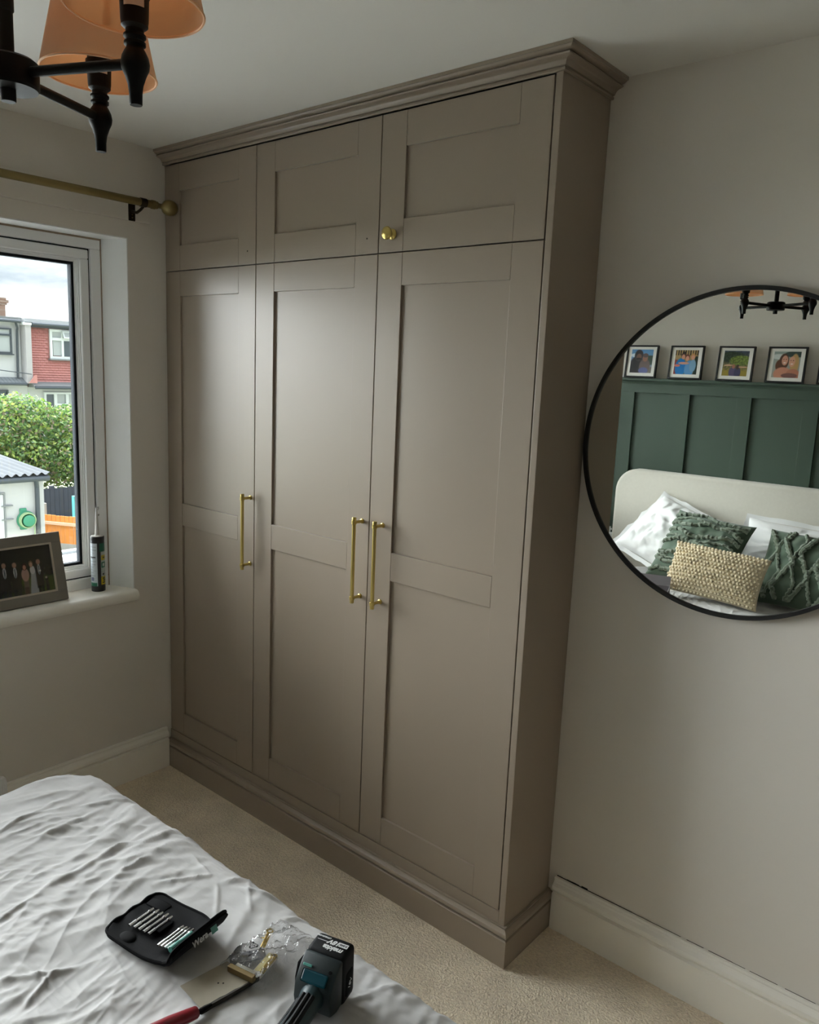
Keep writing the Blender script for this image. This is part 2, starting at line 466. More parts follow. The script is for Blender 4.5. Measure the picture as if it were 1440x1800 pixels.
for i, (a, b) in enumerate(xs):
    st = (ST, ST)
    up_d = door(a, b, ZS, ZT, [(ZS, 2.066), (2.256, ZT)], st)
    lo_d = door(a, b, ZB, ZS, [(ZB, .2455), (1.024, 1.111), (1.886, ZS)], st)
    doors.append((up_d, lo_d))
    if i < 2:
        hx = (.49, 1.041)[i]
        MB().lathe([(.0025, 0), (.0025, .0006)], 10, Matrix.Translation((hx, yf-.0003, 2.0215)) @ Matrix.Rotation(R(90), 4, 'X')).build('screw_hole', gap_m, up_d)
def handle(xp, d):
    m = MB(); yb = yf-.036; rb = .0058
    z0, z1 = .935, 1.206
    m.lathe([(rb, z0+.012), (rb, z1-.012)], 16, Matrix.Translation((xp, yb, 0)))
    for zz, s_ in ((z0, 1), (z1, -1)):
        pr = [(.0035, 0), (.0062, .0008), (.0066, .002), (.0066, .010), (.0074, .011), (.0082, .012), (.0082, .021), (.0074, .022), (.0058, .0228)]
        m.lathe([(r, zz+s_*z) for r, z in pr], 16, Matrix.Translation((xp, yb, 0)))
        zc = zz+s_*.0165
        m.tube([(xp, yb+.004, zc), (xp, yf-.004, zc), (xp, yf-.003, zc), (xp, yf, zc)], [.0048, .0048, .0075, .0078], 14)
    h = m.build('handle', brass, d, smooth=True)
    return h
handle(.514, doors[0][1]); handle(1.0572, doors[1][1]); handle(1.1425, doors[2][1])
MB().lathe([(.0145, 0), (.0145, .003), (.0115, .0055), (.0075, .008), (.0065, .014), (.0085, .017), (.0145, .0195), (.0175, .0225), (.0182, .0255), (.0165, .029), (.0125, .0312), (.006, .0325), (.0, .0328)], 28,
           Matrix.Translation((1.140, yf, 2.026)) @ Matrix.Rotation(R(90), 4, 'X')).build('knob', brass, doors[2][0], smooth=True)

# ------------------------------------------------------------------ round mirror
MX, MZ, MR = 2.0693, 1.4774, .3941
rm = thing('round_mirror', 'large round wall mirror in a thin black frame, hung beside the wardrobe', 'mirror', (MX, 0, MZ))
Mr = Matrix.Translation((MX, 0, MZ)) @ Matrix.Rotation(R(90), 4, 'X')
MB().lathe([(MR-.006, .002), (MR+.0045, .002), (MR+.005, .003), (MR+.005, .0255), (MR+.0042, .0265), (MR-.0045, .0265), (MR-.005, .0255), (MR-.005, .002)], 160, Mr, cap=False).build('frame', black_frame, rm, smooth=True)
MB().lathe([(MR-.0045, .003), (MR-.0045, .0198)], 160, Mr).build('mirror_glass', [mirror_m], rm)

# ------------------------------------------------------------------ chandelier
CX, CY = 1.682, -1.527
linen = mat('linen_shade', S(200, 178, 156), .85, bump=(500, .3, .001), trans=(S(236, 206, 172), .5))
lining = mat('peach_shade_lining', S(244, 198, 156), .6, trans=(S(244, 212, 178), .5))
shade_trim = mat('shade_rim', S(246, 188, 138), .5)
ch = thing('chandelier', 'black four-arm chandelier with tapered fabric shades, hanging from the ceiling', 'chandelier', (CX, CY, H))
T = Matrix.Translation((CX, CY, 0))
MB().lathe([(.0, 2.3995), (.055, 2.3995), (.055, 2.392), (.048, 2.384), (.02, 2.376), (.012, 2.36), (.0, 2.36)], 32, T, cap=False).build('ceiling_rose', black_metal, ch, smooth=True)
MB().lathe([(.0065, 2.362), (.0065, 2.10), (.0085, 2.098), (.0085, 2.075), (.010, 2.073), (.010, 2.038), (.0085, 2.036), (.0085, 2.000), (.0085, 1.986)], 20, T).build('stem', black_metal, ch, smooth=True)
MB().lathe([(.0, 1.986), (.030, 1.986), (.034, 1.983), (.0345, 1.978), (.0345, 1.956), (.033, 1.953), (.0, 1.953)], 32, T, cap=False).build('hub', black_metal, ch, smooth=True, angle=25)
MB().lathe([(.0, 1.9555), (.0085, 1.9555), (.0085, 1.940), (.0078, 1.939), (.0, 1.939)], 18, T, cap=False).build('finial', black_metal, ch, smooth=True)
label_m = mat('paper_sticker', S(206, 196, 180), .7)
bulb_m = mat('dimmed_bulb', S(235, 228, 214), .3)
bulb_m.node_tree.nodes['Principled BSDF'].inputs['Emission Color'].default_value = (1.0, .66, .38, 1)
bulb_m.node_tree.nodes['Principled BSDF'].inputs['Emission Strength'].default_value = 3.0
RA = .171
for k in range(4):
    a = .44+k*PI/2
    ex, ey = CX+RA*math.cos(a), CY+RA*math.sin(a)
    c, s_ = math.cos(a), math.sin(a)
    E4 = Matrix.Translation((ex, ey, 0))
    arm = MB().tube([(CX+.030*c, CY+.030*s_, 1.970), (CX+(RA-.008)*c, CY+(RA-.008)*s_, 1.9715)], .0058, 12).build('arm', black_metal, ch, smooth=True)
    MB().lathe([(.0, 1.928), (.0066, 1.928), (.0070, 1.929), (.0072, 1.940), (.0085, 1.949), (.0115, 1.958), (.0150, 1.9655), (.0158, 1.971), (.0145, 1.978), (.0115, 1.984), (.0095, 1.987), (.0095, 1.9885), (.0118, 1.990), (.0118, 1.993), (.0098, 1.9945), (.0105, 1.9965), (.0122, 1.998), (.0122, 2.0005), (.0098, 2.0025), (.0100, 2.006), (.0128, 2.008), (.0145, 2.0095), (.0145, 2.012), (.0, 2.012)], 26, E4, cap=False).build('candle_cup', black_metal, arm, smooth=True)
    MB().lathe([(.0145, 2.012), (.0150, 2.015), (.0158, 2.038), (.0172, 2.040), (.0172, 2.044), (.015, 2.046), (.015, 2.065), (.0, 2.065)], 24, E4, cap=False).build('lamp_holder', black_metal, arm, smooth=True)
    stk = MB()
    va = math.atan2(-1.9722-ey, 2.6995-ex)
    for i in range(9):
        t0 = va-.75+i*.16; t1 = t0+.16
        stk.grid([[(ex+.0161*math.cos(t), ey+.0161*math.sin(t), z) for z in (2.0255, 2.0345)] for t in (t0, t1)])
    stk.build('sticker', label_m, arm)
    MB().lathe([(.0, 2.065), (.009, 2.066), (.011, 2.075), (.017, 2.090), (.0175, 2.100), (.012, 2.113), (.0, 2.118)], 18, E4, cap=False).build('bulb', bulb_m, arm, smooth=True)
    z0, z1, r0, r1 = 2.027, 2.147, .0755, .050
    sh = MB().lathe([(r0, z0), (r1, z1)], 56, E4, cap=False).build('shade', linen, ch, smooth=True)
    MB().lathe([(r0-.0012, z0), (r1-.0012, z1)], 56, E4, cap=False).build('lining', lining, sh, smooth=True)
    for rr, zz in ((r0, z0), (r1, z1)):
        MB().tube([(ex+(rr-.0006)*math.cos(2*PI*i/56), ey+(rr-.0006)*math.sin(2*PI*i/56), zz) for i in range(56)], .0016, 6, closed=True).build('rim', shade_trim, sh, smooth=True)
    sp = MB()
    for i in range(3):
        t = a+i*2*PI/3
        sp.tube([(ex+.016*math.cos(t), ey+.016*math.sin(t), 2.05), (ex+.049*math.cos(t), ey+.049*math.sin(t), 2.142)], .0011, 5)
    sp.build('spider', black_metal, sh)
    sm = MB(); t = a+2.6
    sm.grid([[(ex+(r0+.0006)*math.cos(t+d), ey+(r0+.0006)*math.sin(t+d), z0+.002), (ex+(r1+.0006)*math.cos(t+d*1.2), ey+(r1+.0006)*math.sin(t+d*1.2), z1-.002)] for d in (-.06, .0, .06)])
    sm.build('seam', linen, sh)

# ------------------------------------------------------------------ curtain pole
cp = thing('curtain_pole', 'antique brass curtain pole with a ball end, above the window', 'curtain pole', (.09, -1.6, 2.19))
RZ = 2.190
MB().tube([(.09, -2.9, RZ), (.09, -.352, RZ)], .0132, 20).build('pole', antique, cp, smooth=True)
My = Matrix.Translation((.09, 0, RZ)) @ Matrix.Rotation(R(-90), 4, 'X')
MB().lathe([(.0, -.353), (.0148, -.353), (.0152, -.350), (.0152, -.340), (.0128, -.338), (.0128, -.330), (.0100, -.327), (.0085, -.318), (.0088, -.312), (.0125, -.306), (.021, -.300), (.0265, -.290), (.028, -.279), (.0265, -.268), (.021, -.258), (.011, -.252), (.0, -.251)], 30, My, cap=False).build('finial', antique, cp, smooth=True)
for yy in (-.385, -1.6, -2.8):
    b = MB().box(.013, .018, yy-.013, yy+.013, 2.135, 2.215, .002).build('bracket', dark_bronze, cp)
    MB().tube([(.016, yy, 2.168), (.05, yy, 2.160), (.075, yy, 2.168), (.09, yy, 2.176)], .005, 8).build('bracket_arm', dark_bronze, b, smooth=True)
    MB().lathe([(.0142, yy-.012), (.0150, yy-.011), (.0150, yy+.011), (.0142, yy+.012)], 20, My).build('collar', dark_bronze, b, smooth=True)
    for zz in (2.146, 2.156):
        MB().ball((.0185, yy, zz), .003, 1).build('screw', antique, b)

# ------------------------------------------------------------------ radiator valve (bottom left)
va = thing('radiator_valve', 'white ribbed radiator valve by the left skirting board', 'valve', (.1, -.962, 0))
V4 = Matrix.Translation((.1, -.962, 0))
hd = MB().lathe([(.0, .150), (.019, .150), (.021, .156), (.021, .172), (.0195, .176), (.0195, .232), (.018, .240), (.013, .246), (.0, .248)], 28, V4, cap=False).build('thermostatic_head', upvc, va, smooth=True)
gr = MB()
for i in range(16):
    t = 2*PI*i/16
    gr.box(.0185, .0207, -.0015, .0015, .180, .228, 0, M=V4 @ Matrix.Rotation(t, 4, 'Z'))
gr.build('grip_rib', upvc, hd)['kind'] = 'stuff'
chrome = mat('chrome', S(200, 200, 200), .2, 1.0)
MB().lathe([(.0, .10), (.014, .10), (.014, .15), (.0, .15)], 16, V4, cap=False).build('valve_body', chrome, va, smooth=True)
MB().tube([(.1, -.962, .0), (.1, -.962, .105)], .0075, 12).build('pipe', white_gloss, va, smooth=True)
MB().tube([(.1, -.962, .125), (.1, -1.03, .125)], .009, 12).build('tail', chrome, va, smooth=True)

# ------------------------------------------------------------------ bed
linen_w = mat('white_cotton', S(180, 179, 178), .85, bump=(700, .12, .001), sheen=.2)
pillow_w = mat('pillow_cotton', S(226, 227, 227), .85, bump=(700, .12, .001))
oat_fabric = mat('oatmeal_upholstery', S(206, 203, 192), .9, bump=(420, .35, .0015), var=(60, .05), sheen=.2)
bed = thing('double_bed', 'upholstered double bed with a pale rounded headboard against the green panelled wall', 'bed', (1.38, -1.95, 0))
BX0, BX1, BY0, BY1 = .63, 2.12, -2.92, -.93
def rrect_poly(x0, x1, z0, z1, r, n=10):
    P = [(x0, z0), (x1, z0)]
    for k in range(n+1):
        t = PI/2*k/n; P.append((x1-r+r*math.cos(t), z1-r+r*math.sin(t)))
    for k in range(n+1):
        t = PI/2+PI/2*k/n; P.append((x0+r+r*math.cos(t), z1-r+r*math.sin(t)))
    return P
MB().prism(rrect_poly(.385, 2.30, .02, 1.085, .15), 1, -3.024, -2.93).build('headboard', oat_fabric, bed, smooth=True, bevel=.022, angle=60)
MB().box(BX0+.06, BX1-.06, BY0+.13, BY1-.07, .05, .27, .015).build('base', oat_fabric, bed)
MB().box(BX0+.07, BX1-.06, BY0+.13, BY1-.08, .275, .42, .05, 4).build('mattress', linen_w, bed, smooth=True)
for lx in (BX0+.1, BX1-.1):
    for ly in (BY0+.1, BY1-.1):
        MB().lathe([(.02, 0), (.026, .052)], 14, Matrix.Translation((lx, ly, 0))).build('leg', black_frame, bed)

# duvet: a puffed quilt with creases, hanging over the sides
def seg_dist(X, Y, a, b):
    ax, ay = a; bx, by = b
    dx, dy = bx-ax, by-ay; l2 = dx*dx+dy*dy
    t = np.clip(((X-ax)*dx+(Y-ay)*dy)/l2, 0, 1)
    return np.hypot(X-ax-t*dx, Y-ay-t*dy), t
def vnoise(X, Y, seed):
    """gradient noise, numpy"""
    rs = np.random.RandomState(seed); A = rs.rand(64, 64)*2*PI; GX = np.cos(A); GY = np.sin(A)
    X = np.asarray(X)+.37*seed; Y = np.asarray(Y)-.61*seed
    xi = np.floor(X).astype(int); yi = np.floor(Y).astype(int); fx = X-xi; fy = Y-yi
    def g(i, j):
        a, b = (xi+i) % 64, (yi+j) % 64
        return GX[a, b]*(fx-i)+GY[a, b]*(fy-j)
    sx = fx*fx*fx*(fx*(fx*6-15)+10); sy = fy*fy*fy*(fy*(fy*6-15)+10)
    return 1.5*((g(0, 0)*(1-sx)+g(1, 0)*sx)*(1-sy)+(g(0, 1)*(1-sx)+g(1, 1)*sx)*sy)
def ridge(X, Y, ang, fx, fy, seed, warp=.35):
    c, s = math.cos(ang), math.sin(ang)
    U = X*c+Y*s; V = -X*s+Y*c
    wx = vnoise(U*2.2+7, V*2.2+3, seed+50)*warp
    n = vnoise(U*fx, (V+wx*.35)*fy, seed)
    return (1-np.abs(n))**3
TOP = .515
def wrinkle(X, Y):
    h = .011*vnoise(X*2.1+3, Y*2.1, 1)+.004*vnoise(X*5, Y*4+9, 2)
    m = [np.clip(.42+.9*vnoise(X*q+11, Y*q+k*3, 31+k), 0, 1) for k, q in enumerate((2.4, 3.0, 3.6, 2.8, 4.2))]
    h += .0074*m[0]*ridge(X, Y, 1.62, 1.5, 6.5, 3, .5)**1.3
    h += .0076*m[1]*ridge(X, Y, 1.20, 1.9, 8.0, 4, .5)**1.3
    h += .0066*m[2]*ridge(X, Y, 1.95, 1.9, 9.0, 5, .5)**1.4
    h += .0060*m[3]*ridge(X, Y, -.55, 1.8, 8, 10, .5)**1.6
    h += .0050*m[4]*ridge(X, Y, 1.45, 3.2, 17, 6, .3)+.0046*m[1]*ridge(X, Y, 1.80, 3.4, 19, 7, .3)+.0038*m[0]*ridge(X, Y, .8, 3.6, 18, 12, .3)
    h += .0030*m[2]*ridge(X, Y, 1.1, 6, 30, 8, .3)+.0026*m[3]*ridge(X, Y, 1.9, 6, 34, 9, .3)+.0012*ridge(X, Y, .2, 9, 44, 13, .2)
    return h
CREASES = [((1.125,-1.25),(1.103,-1.086),.009,.011), ((1.103,-1.09),(1.118,-.955),.008,.009), ((.85,-1.26),(.805,-1.11),.009,.008), ((1.112,-1.10),(1.126,-.97),.005,.006), ((1.198,-1.135),(1.193,-1.075),.006,.008),
           ((1.385,-1.02),(1.465,-1.075),.0045,.006), ((1.375,-.92),(1.476,-1.0),.0045,.006), ((1.44,-.97),(1.53,-.915),.011,.013), ((1.42,-1.45),(1.388,-1.395),.007,.008), ((1.345,-1.45),(1.396,-1.365),.008,.008),
           ((1.295,-1.095),(1.324,-1.015),.008,.009), ((1.38,-.985),(1.408,-.895),.008,.010), ((1.245,-.985),(1.31,-.997),.005,.006), ((1.14,-.97),(1.21,-.90),.006,.007), ((1.17,-1.39),(1.15,-1.32),.007,.008), ((1.34,-1.417),(1.41,-1.402),.005,.006),
           ((1.57,-.98),(1.586,-.91),.007,.009), ((1.625,-.945),(1.69,-.928),.006,.008), ((1.826,-1.03),(1.857,-.97),.006,.008), ((1.79,-1.16),(1.814,-1.07),.006,.008), ((.866,-1.045),(.909,-.935),.008,.009), ((.928,-1.165),(.905,-1.05),.008,.009)]
def outline(n):
    """rounded rectangle of the duvet's folded edge, perimeter points and outward normals"""
    x0, x1, y0, y1, r = BX0-.03, BX1+.04, -2.855, BY1+.025, .16
    P, Q = [], []
    def arc(cx, cy, a0):
        for k in range(13):
            t = a0+PI/2*k/12; P.append((cx+r*math.cos(t), cy+r*math.sin(t)))
    arc(x1-r, y1-r, 0); arc(x0+r, y1-r, PI/2); arc(x0+r, y0+r, PI); arc(x1-r, y0+r, 1.5*PI)
    P = np.array(P+[P[0]]); d = np.r_[0, np.cumsum(np.hypot(*np.diff(P, axis=0).T))]
    s = np.linspace(0, d[-1], n, endpoint=False)
    x = np.interp(s, d, P[:, 0]); y = np.interp(s, d, P[:, 1])
    tx = np.roll(x, -1)-np.roll(x, 1); ty = np.roll(y, -1)-np.roll(y, 1); l = np.hypot(tx, ty)
    return x, y, ty/l, -tx/l, s
n_a, n_r, n_d = 860, 290, 50
ox, oy, nx, ny, ss = outline(n_a)
ccx, ccy = 1.55, -1.55
t = np.linspace(0, 1, n_r)[1:]**.85
Xg = ccx+(ox-ccx)[None, :]*t[:, None]; Yg = ccy+(oy-ccy)[None, :]*t[:, None]
# distance to the edge
de = np.min(np.stack([Xg-(BX0-.03), (BX1+.04)-Xg, Yg+2.855, (BY1+.025)-Yg]), 0)
de = np.minimum(de, np.hypot(ox[None]-Xg, oy[None]-Yg))
rr = .085
roll_ = np.where(de < rr, rr-np.sqrt(np.clip(rr*rr-(rr-de)**2, 0, None)), 0)
WR = wrinkle(Xg, Yg)
for a, b, wdt, hh in CREASES:
    a, b = np.array(a), np.array(b); e_ = (b-a)*.3; a, b, wdt, hh = a-e_, b+e_, wdt*.8, hh*.62
    d_, tt = seg_dist(Xg+.012*vnoise(Xg*9, Yg*9, 60), Yg, a, b)
    WR += hh*np.exp(-(d_/wdt)**2)*np.clip(np.sin(PI*np.clip(tt, .04, .96))*1.6, 0, 1)
flat = np.ones_like(Xg)
for (px, py, rad) in ((1.635, -1.185, .085), (1.44, -1.17, .10), (1.79, -1.07, .05), (1.63, -1.07, .06)):
    flat *= 1-.75*np.exp(-(np.hypot(Xg-px, Yg-py)/rad)**4)
WR = WR*flat+.010*(1-flat)
puff = .02*np.clip(de/.35, 0, 1)-.01
Zg = TOP-.02+puff+WR*np.clip(de/.05+.35, 0, 1)-roll_
# skirt
dz = np.linspace(0, 1, n_d+1)[1:]
fold = .5*np.sin(ss*19+2*np.sin(ss*3.1))+.5*np.sin(ss*37+1.3)
dist = (.006+.022*dz[:, None])*fold[None]*np.clip(dz[:, None]*3, 0, 1)+.018*np.sin(dz[:, None]*PI)
Xs = ox[None]+nx[None]*dist; Ys = oy[None]+ny[None]*dist
Zs = (Zg[-1])[None]*(1-dz[:, None])+(.17+.012*np.sin(ss*7))[None]*dz[:, None]
ctr = np.array([[ccx, ccy, Zg[0].mean()]])
V = np.concatenate([np.stack([np.vstack([Xg, Xs]), np.vstack([Yg, Ys]), np.vstack([Zg, Zs])], -1).reshape(-1, 3), ctr])
F = grid_faces(n_r-1+n_d, n_a, True).tolist()
ci = len(V)-1
F += [[ci, k, (k+1) % n_a] for k in range(n_a)]
duvet = np_mesh('duvet', V, F, linen_w)
tag(duvet, 'crumpled white cotton duvet spread over the whole bed', 'duvet')
def bed_z(x, y):
    i = np.argmin((Xg-x)**2+(Yg-y)**2); return float(Zg.ravel()[i])
def bed_max(x, y, r):
    k = (Xg-x)**2+(Yg-y)**2 < r*r
    return float(Zg[k].max()) if k.any() else bed_z(x, y)

# ------------------------------------------------------------------ pillows and cushions (seen in the mirror)
def cushion_np(w_, h_, th, n, k, seed, pinch=.06, lump=.01):
    """two-sided pillow; returns front and back grids in local X (width) Z (height), Y = thickness (front = +Y)"""
    u, v = np.meshgrid(np.linspace(-1, 1, n), np.linspace(-1, 1, k), indexing='ij')
    sx = 1-pinch*(1-np.abs(v)**2.2)*np.abs(u)**3; sz = 1-pinch*(1-np.abs(u)**2.2)*np.abs(v)**3
    X = u*w_/2*sx; Z = v*h_/2*sz
    prof = ((1-np.abs(u)**2.6)*(1-np.abs(v)**2.6)).clip(0)**.55
    Y = th/2*prof*(1+.10*vnoise(u*2+seed, v*2, seed))+lump*prof*vnoise(u*4+seed, v*4, seed+1)
    return u, v, X, Y, Z, prof
def rest(x, y, z, tilt, yaw_=0, roll__=0):
    """cushion frame: front faces +Y (to the wardrobe), leaning back by tilt"""
    return Matrix.Translation((x, y, z)) @ Matrix.Rotation(yaw_, 4, 'Z') @ Matrix.Rotation(tilt, 4, 'X') @ Matrix.Rotation(roll__, 4, 'Y')
def two_sided(name, G, m, parent=None, disp=None):
    u, v, X, Y, Z, prof = G
    n, k = u.shape
    Yf = Y if disp is None else Y+disp
    V = np.concatenate([np.stack([X, Yf, Z], -1).reshape(-1, 3), np.stack([X, -Y, Z], -1).reshape(-1, 3)])
    f = grid_faces(n, k)
    return np_mesh(name, V, np.concatenate([f, f[:, ::-1]+n*k]), m, parent, local=True)
def pillow(label, x, y, z, w_, h_, tilt, yaw_, rol, seed):
    p = thing('pillow', label, 'pillow', (0, 0, 0), rest(x, y, z, tilt, yaw_, rol))
    G = cushion_np(w_, h_, .15, 70, 50, seed, .05, .012)
    u, v, X, Y, Z, prof = G
    d = .010*ridge(u*.6, v*.6, .6+seed, 1.5, 5, seed+3)*prof+.006*ridge(u, v, 2.2, 2, 6, seed+5)*prof
    two_sided('pillowcase', G, pillow_w, p, d)
    # flat flange round the edge
    fl = MB(); a, b, e = w_/2*.97, h_/2*.97, .028
    q = [(-a, -b), (a, -b), (a, b), (-a, b)]
    o = [(-a-e, -b-e), (a+e, -b-e), (a+e, b+e), (-a-e, b+e)]
    P = []
    for i in range(4):
        for s_ in np.linspace(0, 1, 12, endpoint=False):
            j = (i+1) % 4
            P.append([(q[i][0]+(q[j][0]-q[i][0])*s_, random.uniform(-.003, .003), q[i][1]+(q[j][1]-q[i][1])*s_), (o[i][0]+(o[j][0]-o[i][0])*s_, random.uniform(-.012, .012), o[i][1]+(o[j][1]-o[i][1])*s_)])
    P.append(P[0]); fl.grid(P)
    fl.build('flange', pillow_w, p, smooth=True, local=True)
    return p
pillow('white pillow propped up on one corner at the window end of the headboard', .885, -2.68, .72, .50, .45, R(46), R(4), R(20), 3)
pillow('white pillow slumped flat behind the two green cushions at mid headboard', 1.62, -2.79, .675, .68, .36, R(26), R(-4), R(3), 6)

sage = mat('sage_green_cotton', S(76, 94, 78), .9, bump=(500, .2, .001), sheen=.3)
tuft_m = mat('sage_tufted_yarn', S(112, 127, 108), .95, bump=(320, 1.0, .006), sheen=.5)
def tufted(label, x, y, z, s_, tilt, yaw_, rol, seed, style):
    c = thing('tufted_cushion', label, 'cushion', (0, 0, 0), rest(x, y, z, tilt, yaw_, rol))
    G = cushion_np(s_, s_, .15, 60, 60, seed, .07, .012)
    two_sided('cover', G, sage, c)
    u, v, X, Y, Z, prof = G
    mb = MB()
    def Pt(uu, vv):
        i = min(59, max(0, int((uu+1)/2*59))); j = min(59, max(0, int((vv+1)/2*59)))
        return Vector((X[i, j], Y[i, j]+.004, Z[i, j]))
    def braid(f, n=40, r=.011):
        pts = [Pt(*f(t_)) for t_ in np.linspace(0, 1, n)]
        pts = [p for i, p in enumerate(pts) if i == 0 or (p-pts[i-1]).length > 1e-4]
        rs = [r*(1+.25*math.sin(i*2.4)+random.uniform(-.12, .12)) for i in range(len(pts))]
        mb.tube(pts, rs, 7)
    if style == 'rows':
        for k in range(7):
            vc = -.86+k*.286
            braid(lambda t_, vc=vc, k=k: (-.94+1.88*t_, vc+.07*math.sin(t_*7.5+k*1.9)+.02*math.sin(t_*19+k)), 46, .0115)
            if k % 2: braid(lambda t_, vc=vc, k=k: (-.94+1.88*t_, vc+.12+.05*math.sin(t_*9+k*2.3)), 46, .0075)
    else:
        for k in range(5):
            uc = -.78+k*.39
            braid(lambda t_, uc=uc, k=k: (uc+.15*(abs(((t_*3+k*.5) % 2)-1)*2-1), -.93+1.86*t_), 46, .0125)
        for k in range(4):
            uc = -.58+k*.39
            braid(lambda t_, uc=uc, k=k: (uc+.10*(abs(((t_*3+k*.5+.9) % 2)-1)*2-1), -.9+1.8*t_), 46, .0085)
    mb.build('braid', tuft_m, c, smooth=True, local=True)['kind'] = 'stuff'
    return c
tufted('sage green cushion with braided tufting, leaning between white pillow and cream cushion', 1.155, -2.56, .665, .46, R(40), R(2), R(5), 11, 'rows')
tufted('sage green braided cushion at the far side of the cream cushion', 1.70, -2.52, .655, .47, R(42), R(-3), R(2), 14, 'zigzag')

cream = mat('cream_knit', S(214, 200, 170), .95, bump=(260, .5, .002), sheen=.3)
cc = thing('bobble_cushion', 'oblong cream cushion covered in knitted bobbles, in front of the green cushions', 'cushion', (0, 0, 0), rest(1.325, -2.33, .625, R(30), R(-2), R(3)))
G = cushion_np(.50, .285, .13, 99, 71, 21, .05, .004)
two_sided('cover', G, cream, cc)
u, v, X, Y, Z, prof = G
bb = MB()
for i in range(25):
    for j in range(15):
        uu = -.95+1.9*(i+(.5 if j % 2 else 0))/24.5; vv = -.93+1.86*j/14
        if abs(uu) > .98: continue
        a, b = (uu+1)/2*98, (vv+1)/2*70
        ii, jj = int(round(a)), int(round(b))
        bb.ball((X[ii, jj]+random.uniform(-.001, .001), Y[ii, jj]+.003, Z[ii, jj]), .0092*random.uniform(.92, 1.08), 1)
o = bb.build('bobble', cream, cc, smooth=True, local=True, angle=180); o['kind'] = 'stuff'

# small things on the bed by the cream cushion
grey_card = mat('grey_card', S(126, 122, 126), .7)
bx_z = bed_max(1.10, -2.02, .08)
gb = thing('open_box', 'open grey box on the duvet in front of the cream cushion', 'box', (1.07, -2.04, bx_z), (0, 0, R(-18)))
m_ = MB()
m_.box(-.09, .09, -.06, .06, 0, .004).box(-.09, -.086, -.06, .06, .004, .05).box(.086, .09, -.06, .06, .004, .05).box(-.086, .086, -.06, -.056, .004, .05).box(-.086, .086, .056, .06, .004, .05)
m_.build('tray', grey_card, gb, local=True)
MB().box(-.088, .088, -.002, .0, 0, .055, M=Matrix.Translation((0, -.06, .05)) @ Matrix.Rotation(R(35), 4, 'X')).build('flap', grey_card, gb, local=True)
pk_z = bed_max(.99, -2.16, .05)
pk = thing('sachet', 'small coral pink sachet lying beside the open grey box', 'sachet', (.985, -2.17, pk_z), (R(-14), R(12), R(40)))
m_ = MB(); P = []
for i in range(9):
    P.append([(-.045+.09*i/8, -.028+.056*j/6, .012*math.sin(PI*i/8)*math.sin(PI*j/6)+.012) for j in range(7)])
m_.grid(P); P2 = [[(p[0], p[1], .016-.5*(p[2])) for p in r] for r in P]; m_.grid(P2)
m_.build('pouch', mat('coral_foil', S(196, 92, 92), .35), pk, smooth=True, local=True)
coral = mat('coral_edge', S(160, 62, 66), .4)
for a in (-.05, .044): MB().box(a, a+.006, -.029, .029, .010, .0125).build('seal_strip', coral, pk, local=True)
cl_c = (.84, -2.22); cl_z = bed_max(*cl_c, .1)
X2, Y2 = np.meshgrid(np.linspace(-1, 1, 60), np.linspace(-1, 1, 60), indexing='ij')
rad = np.clip(1-np.hypot(X2, Y2)**2, 0, 1)
Zc = cl_z-.012+.055*rad**.5*(.7+.5*vnoise(X2*2, Y2*2, 90))+.018*ridge(X2, Y2, .8, 2, 4, 91)*rad+.010*ridge(X2, Y2, 2.1, 3, 6, 92)*rad
th_ = thing('crumpled_cloth', 'crumpled cream cloth heaped on the duvet below the white pillow', 'cloth', (*cl_c, cl_z))
np_mesh('cloth', np.stack([cl_c[0]+X2*.14, cl_c[1]+Y2*.11, Zc], -1).reshape(-1, 3), grid_faces(60, 60), mat('cream_cotton', S(206, 192, 176), .9), th_)
tn = MB(); tn.tube([(.75, -2.10, cl_z+.010), (.79, -2.12, cl_z+.022), (.84, -2.10, cl_z+.012), (.87, -2.07, cl_z+.012)], [.010, .014, .012, .006], 10)
tn.build('tan_trim', mat('tan_leather', S(150, 106, 70), .6), th_, smooth=True)

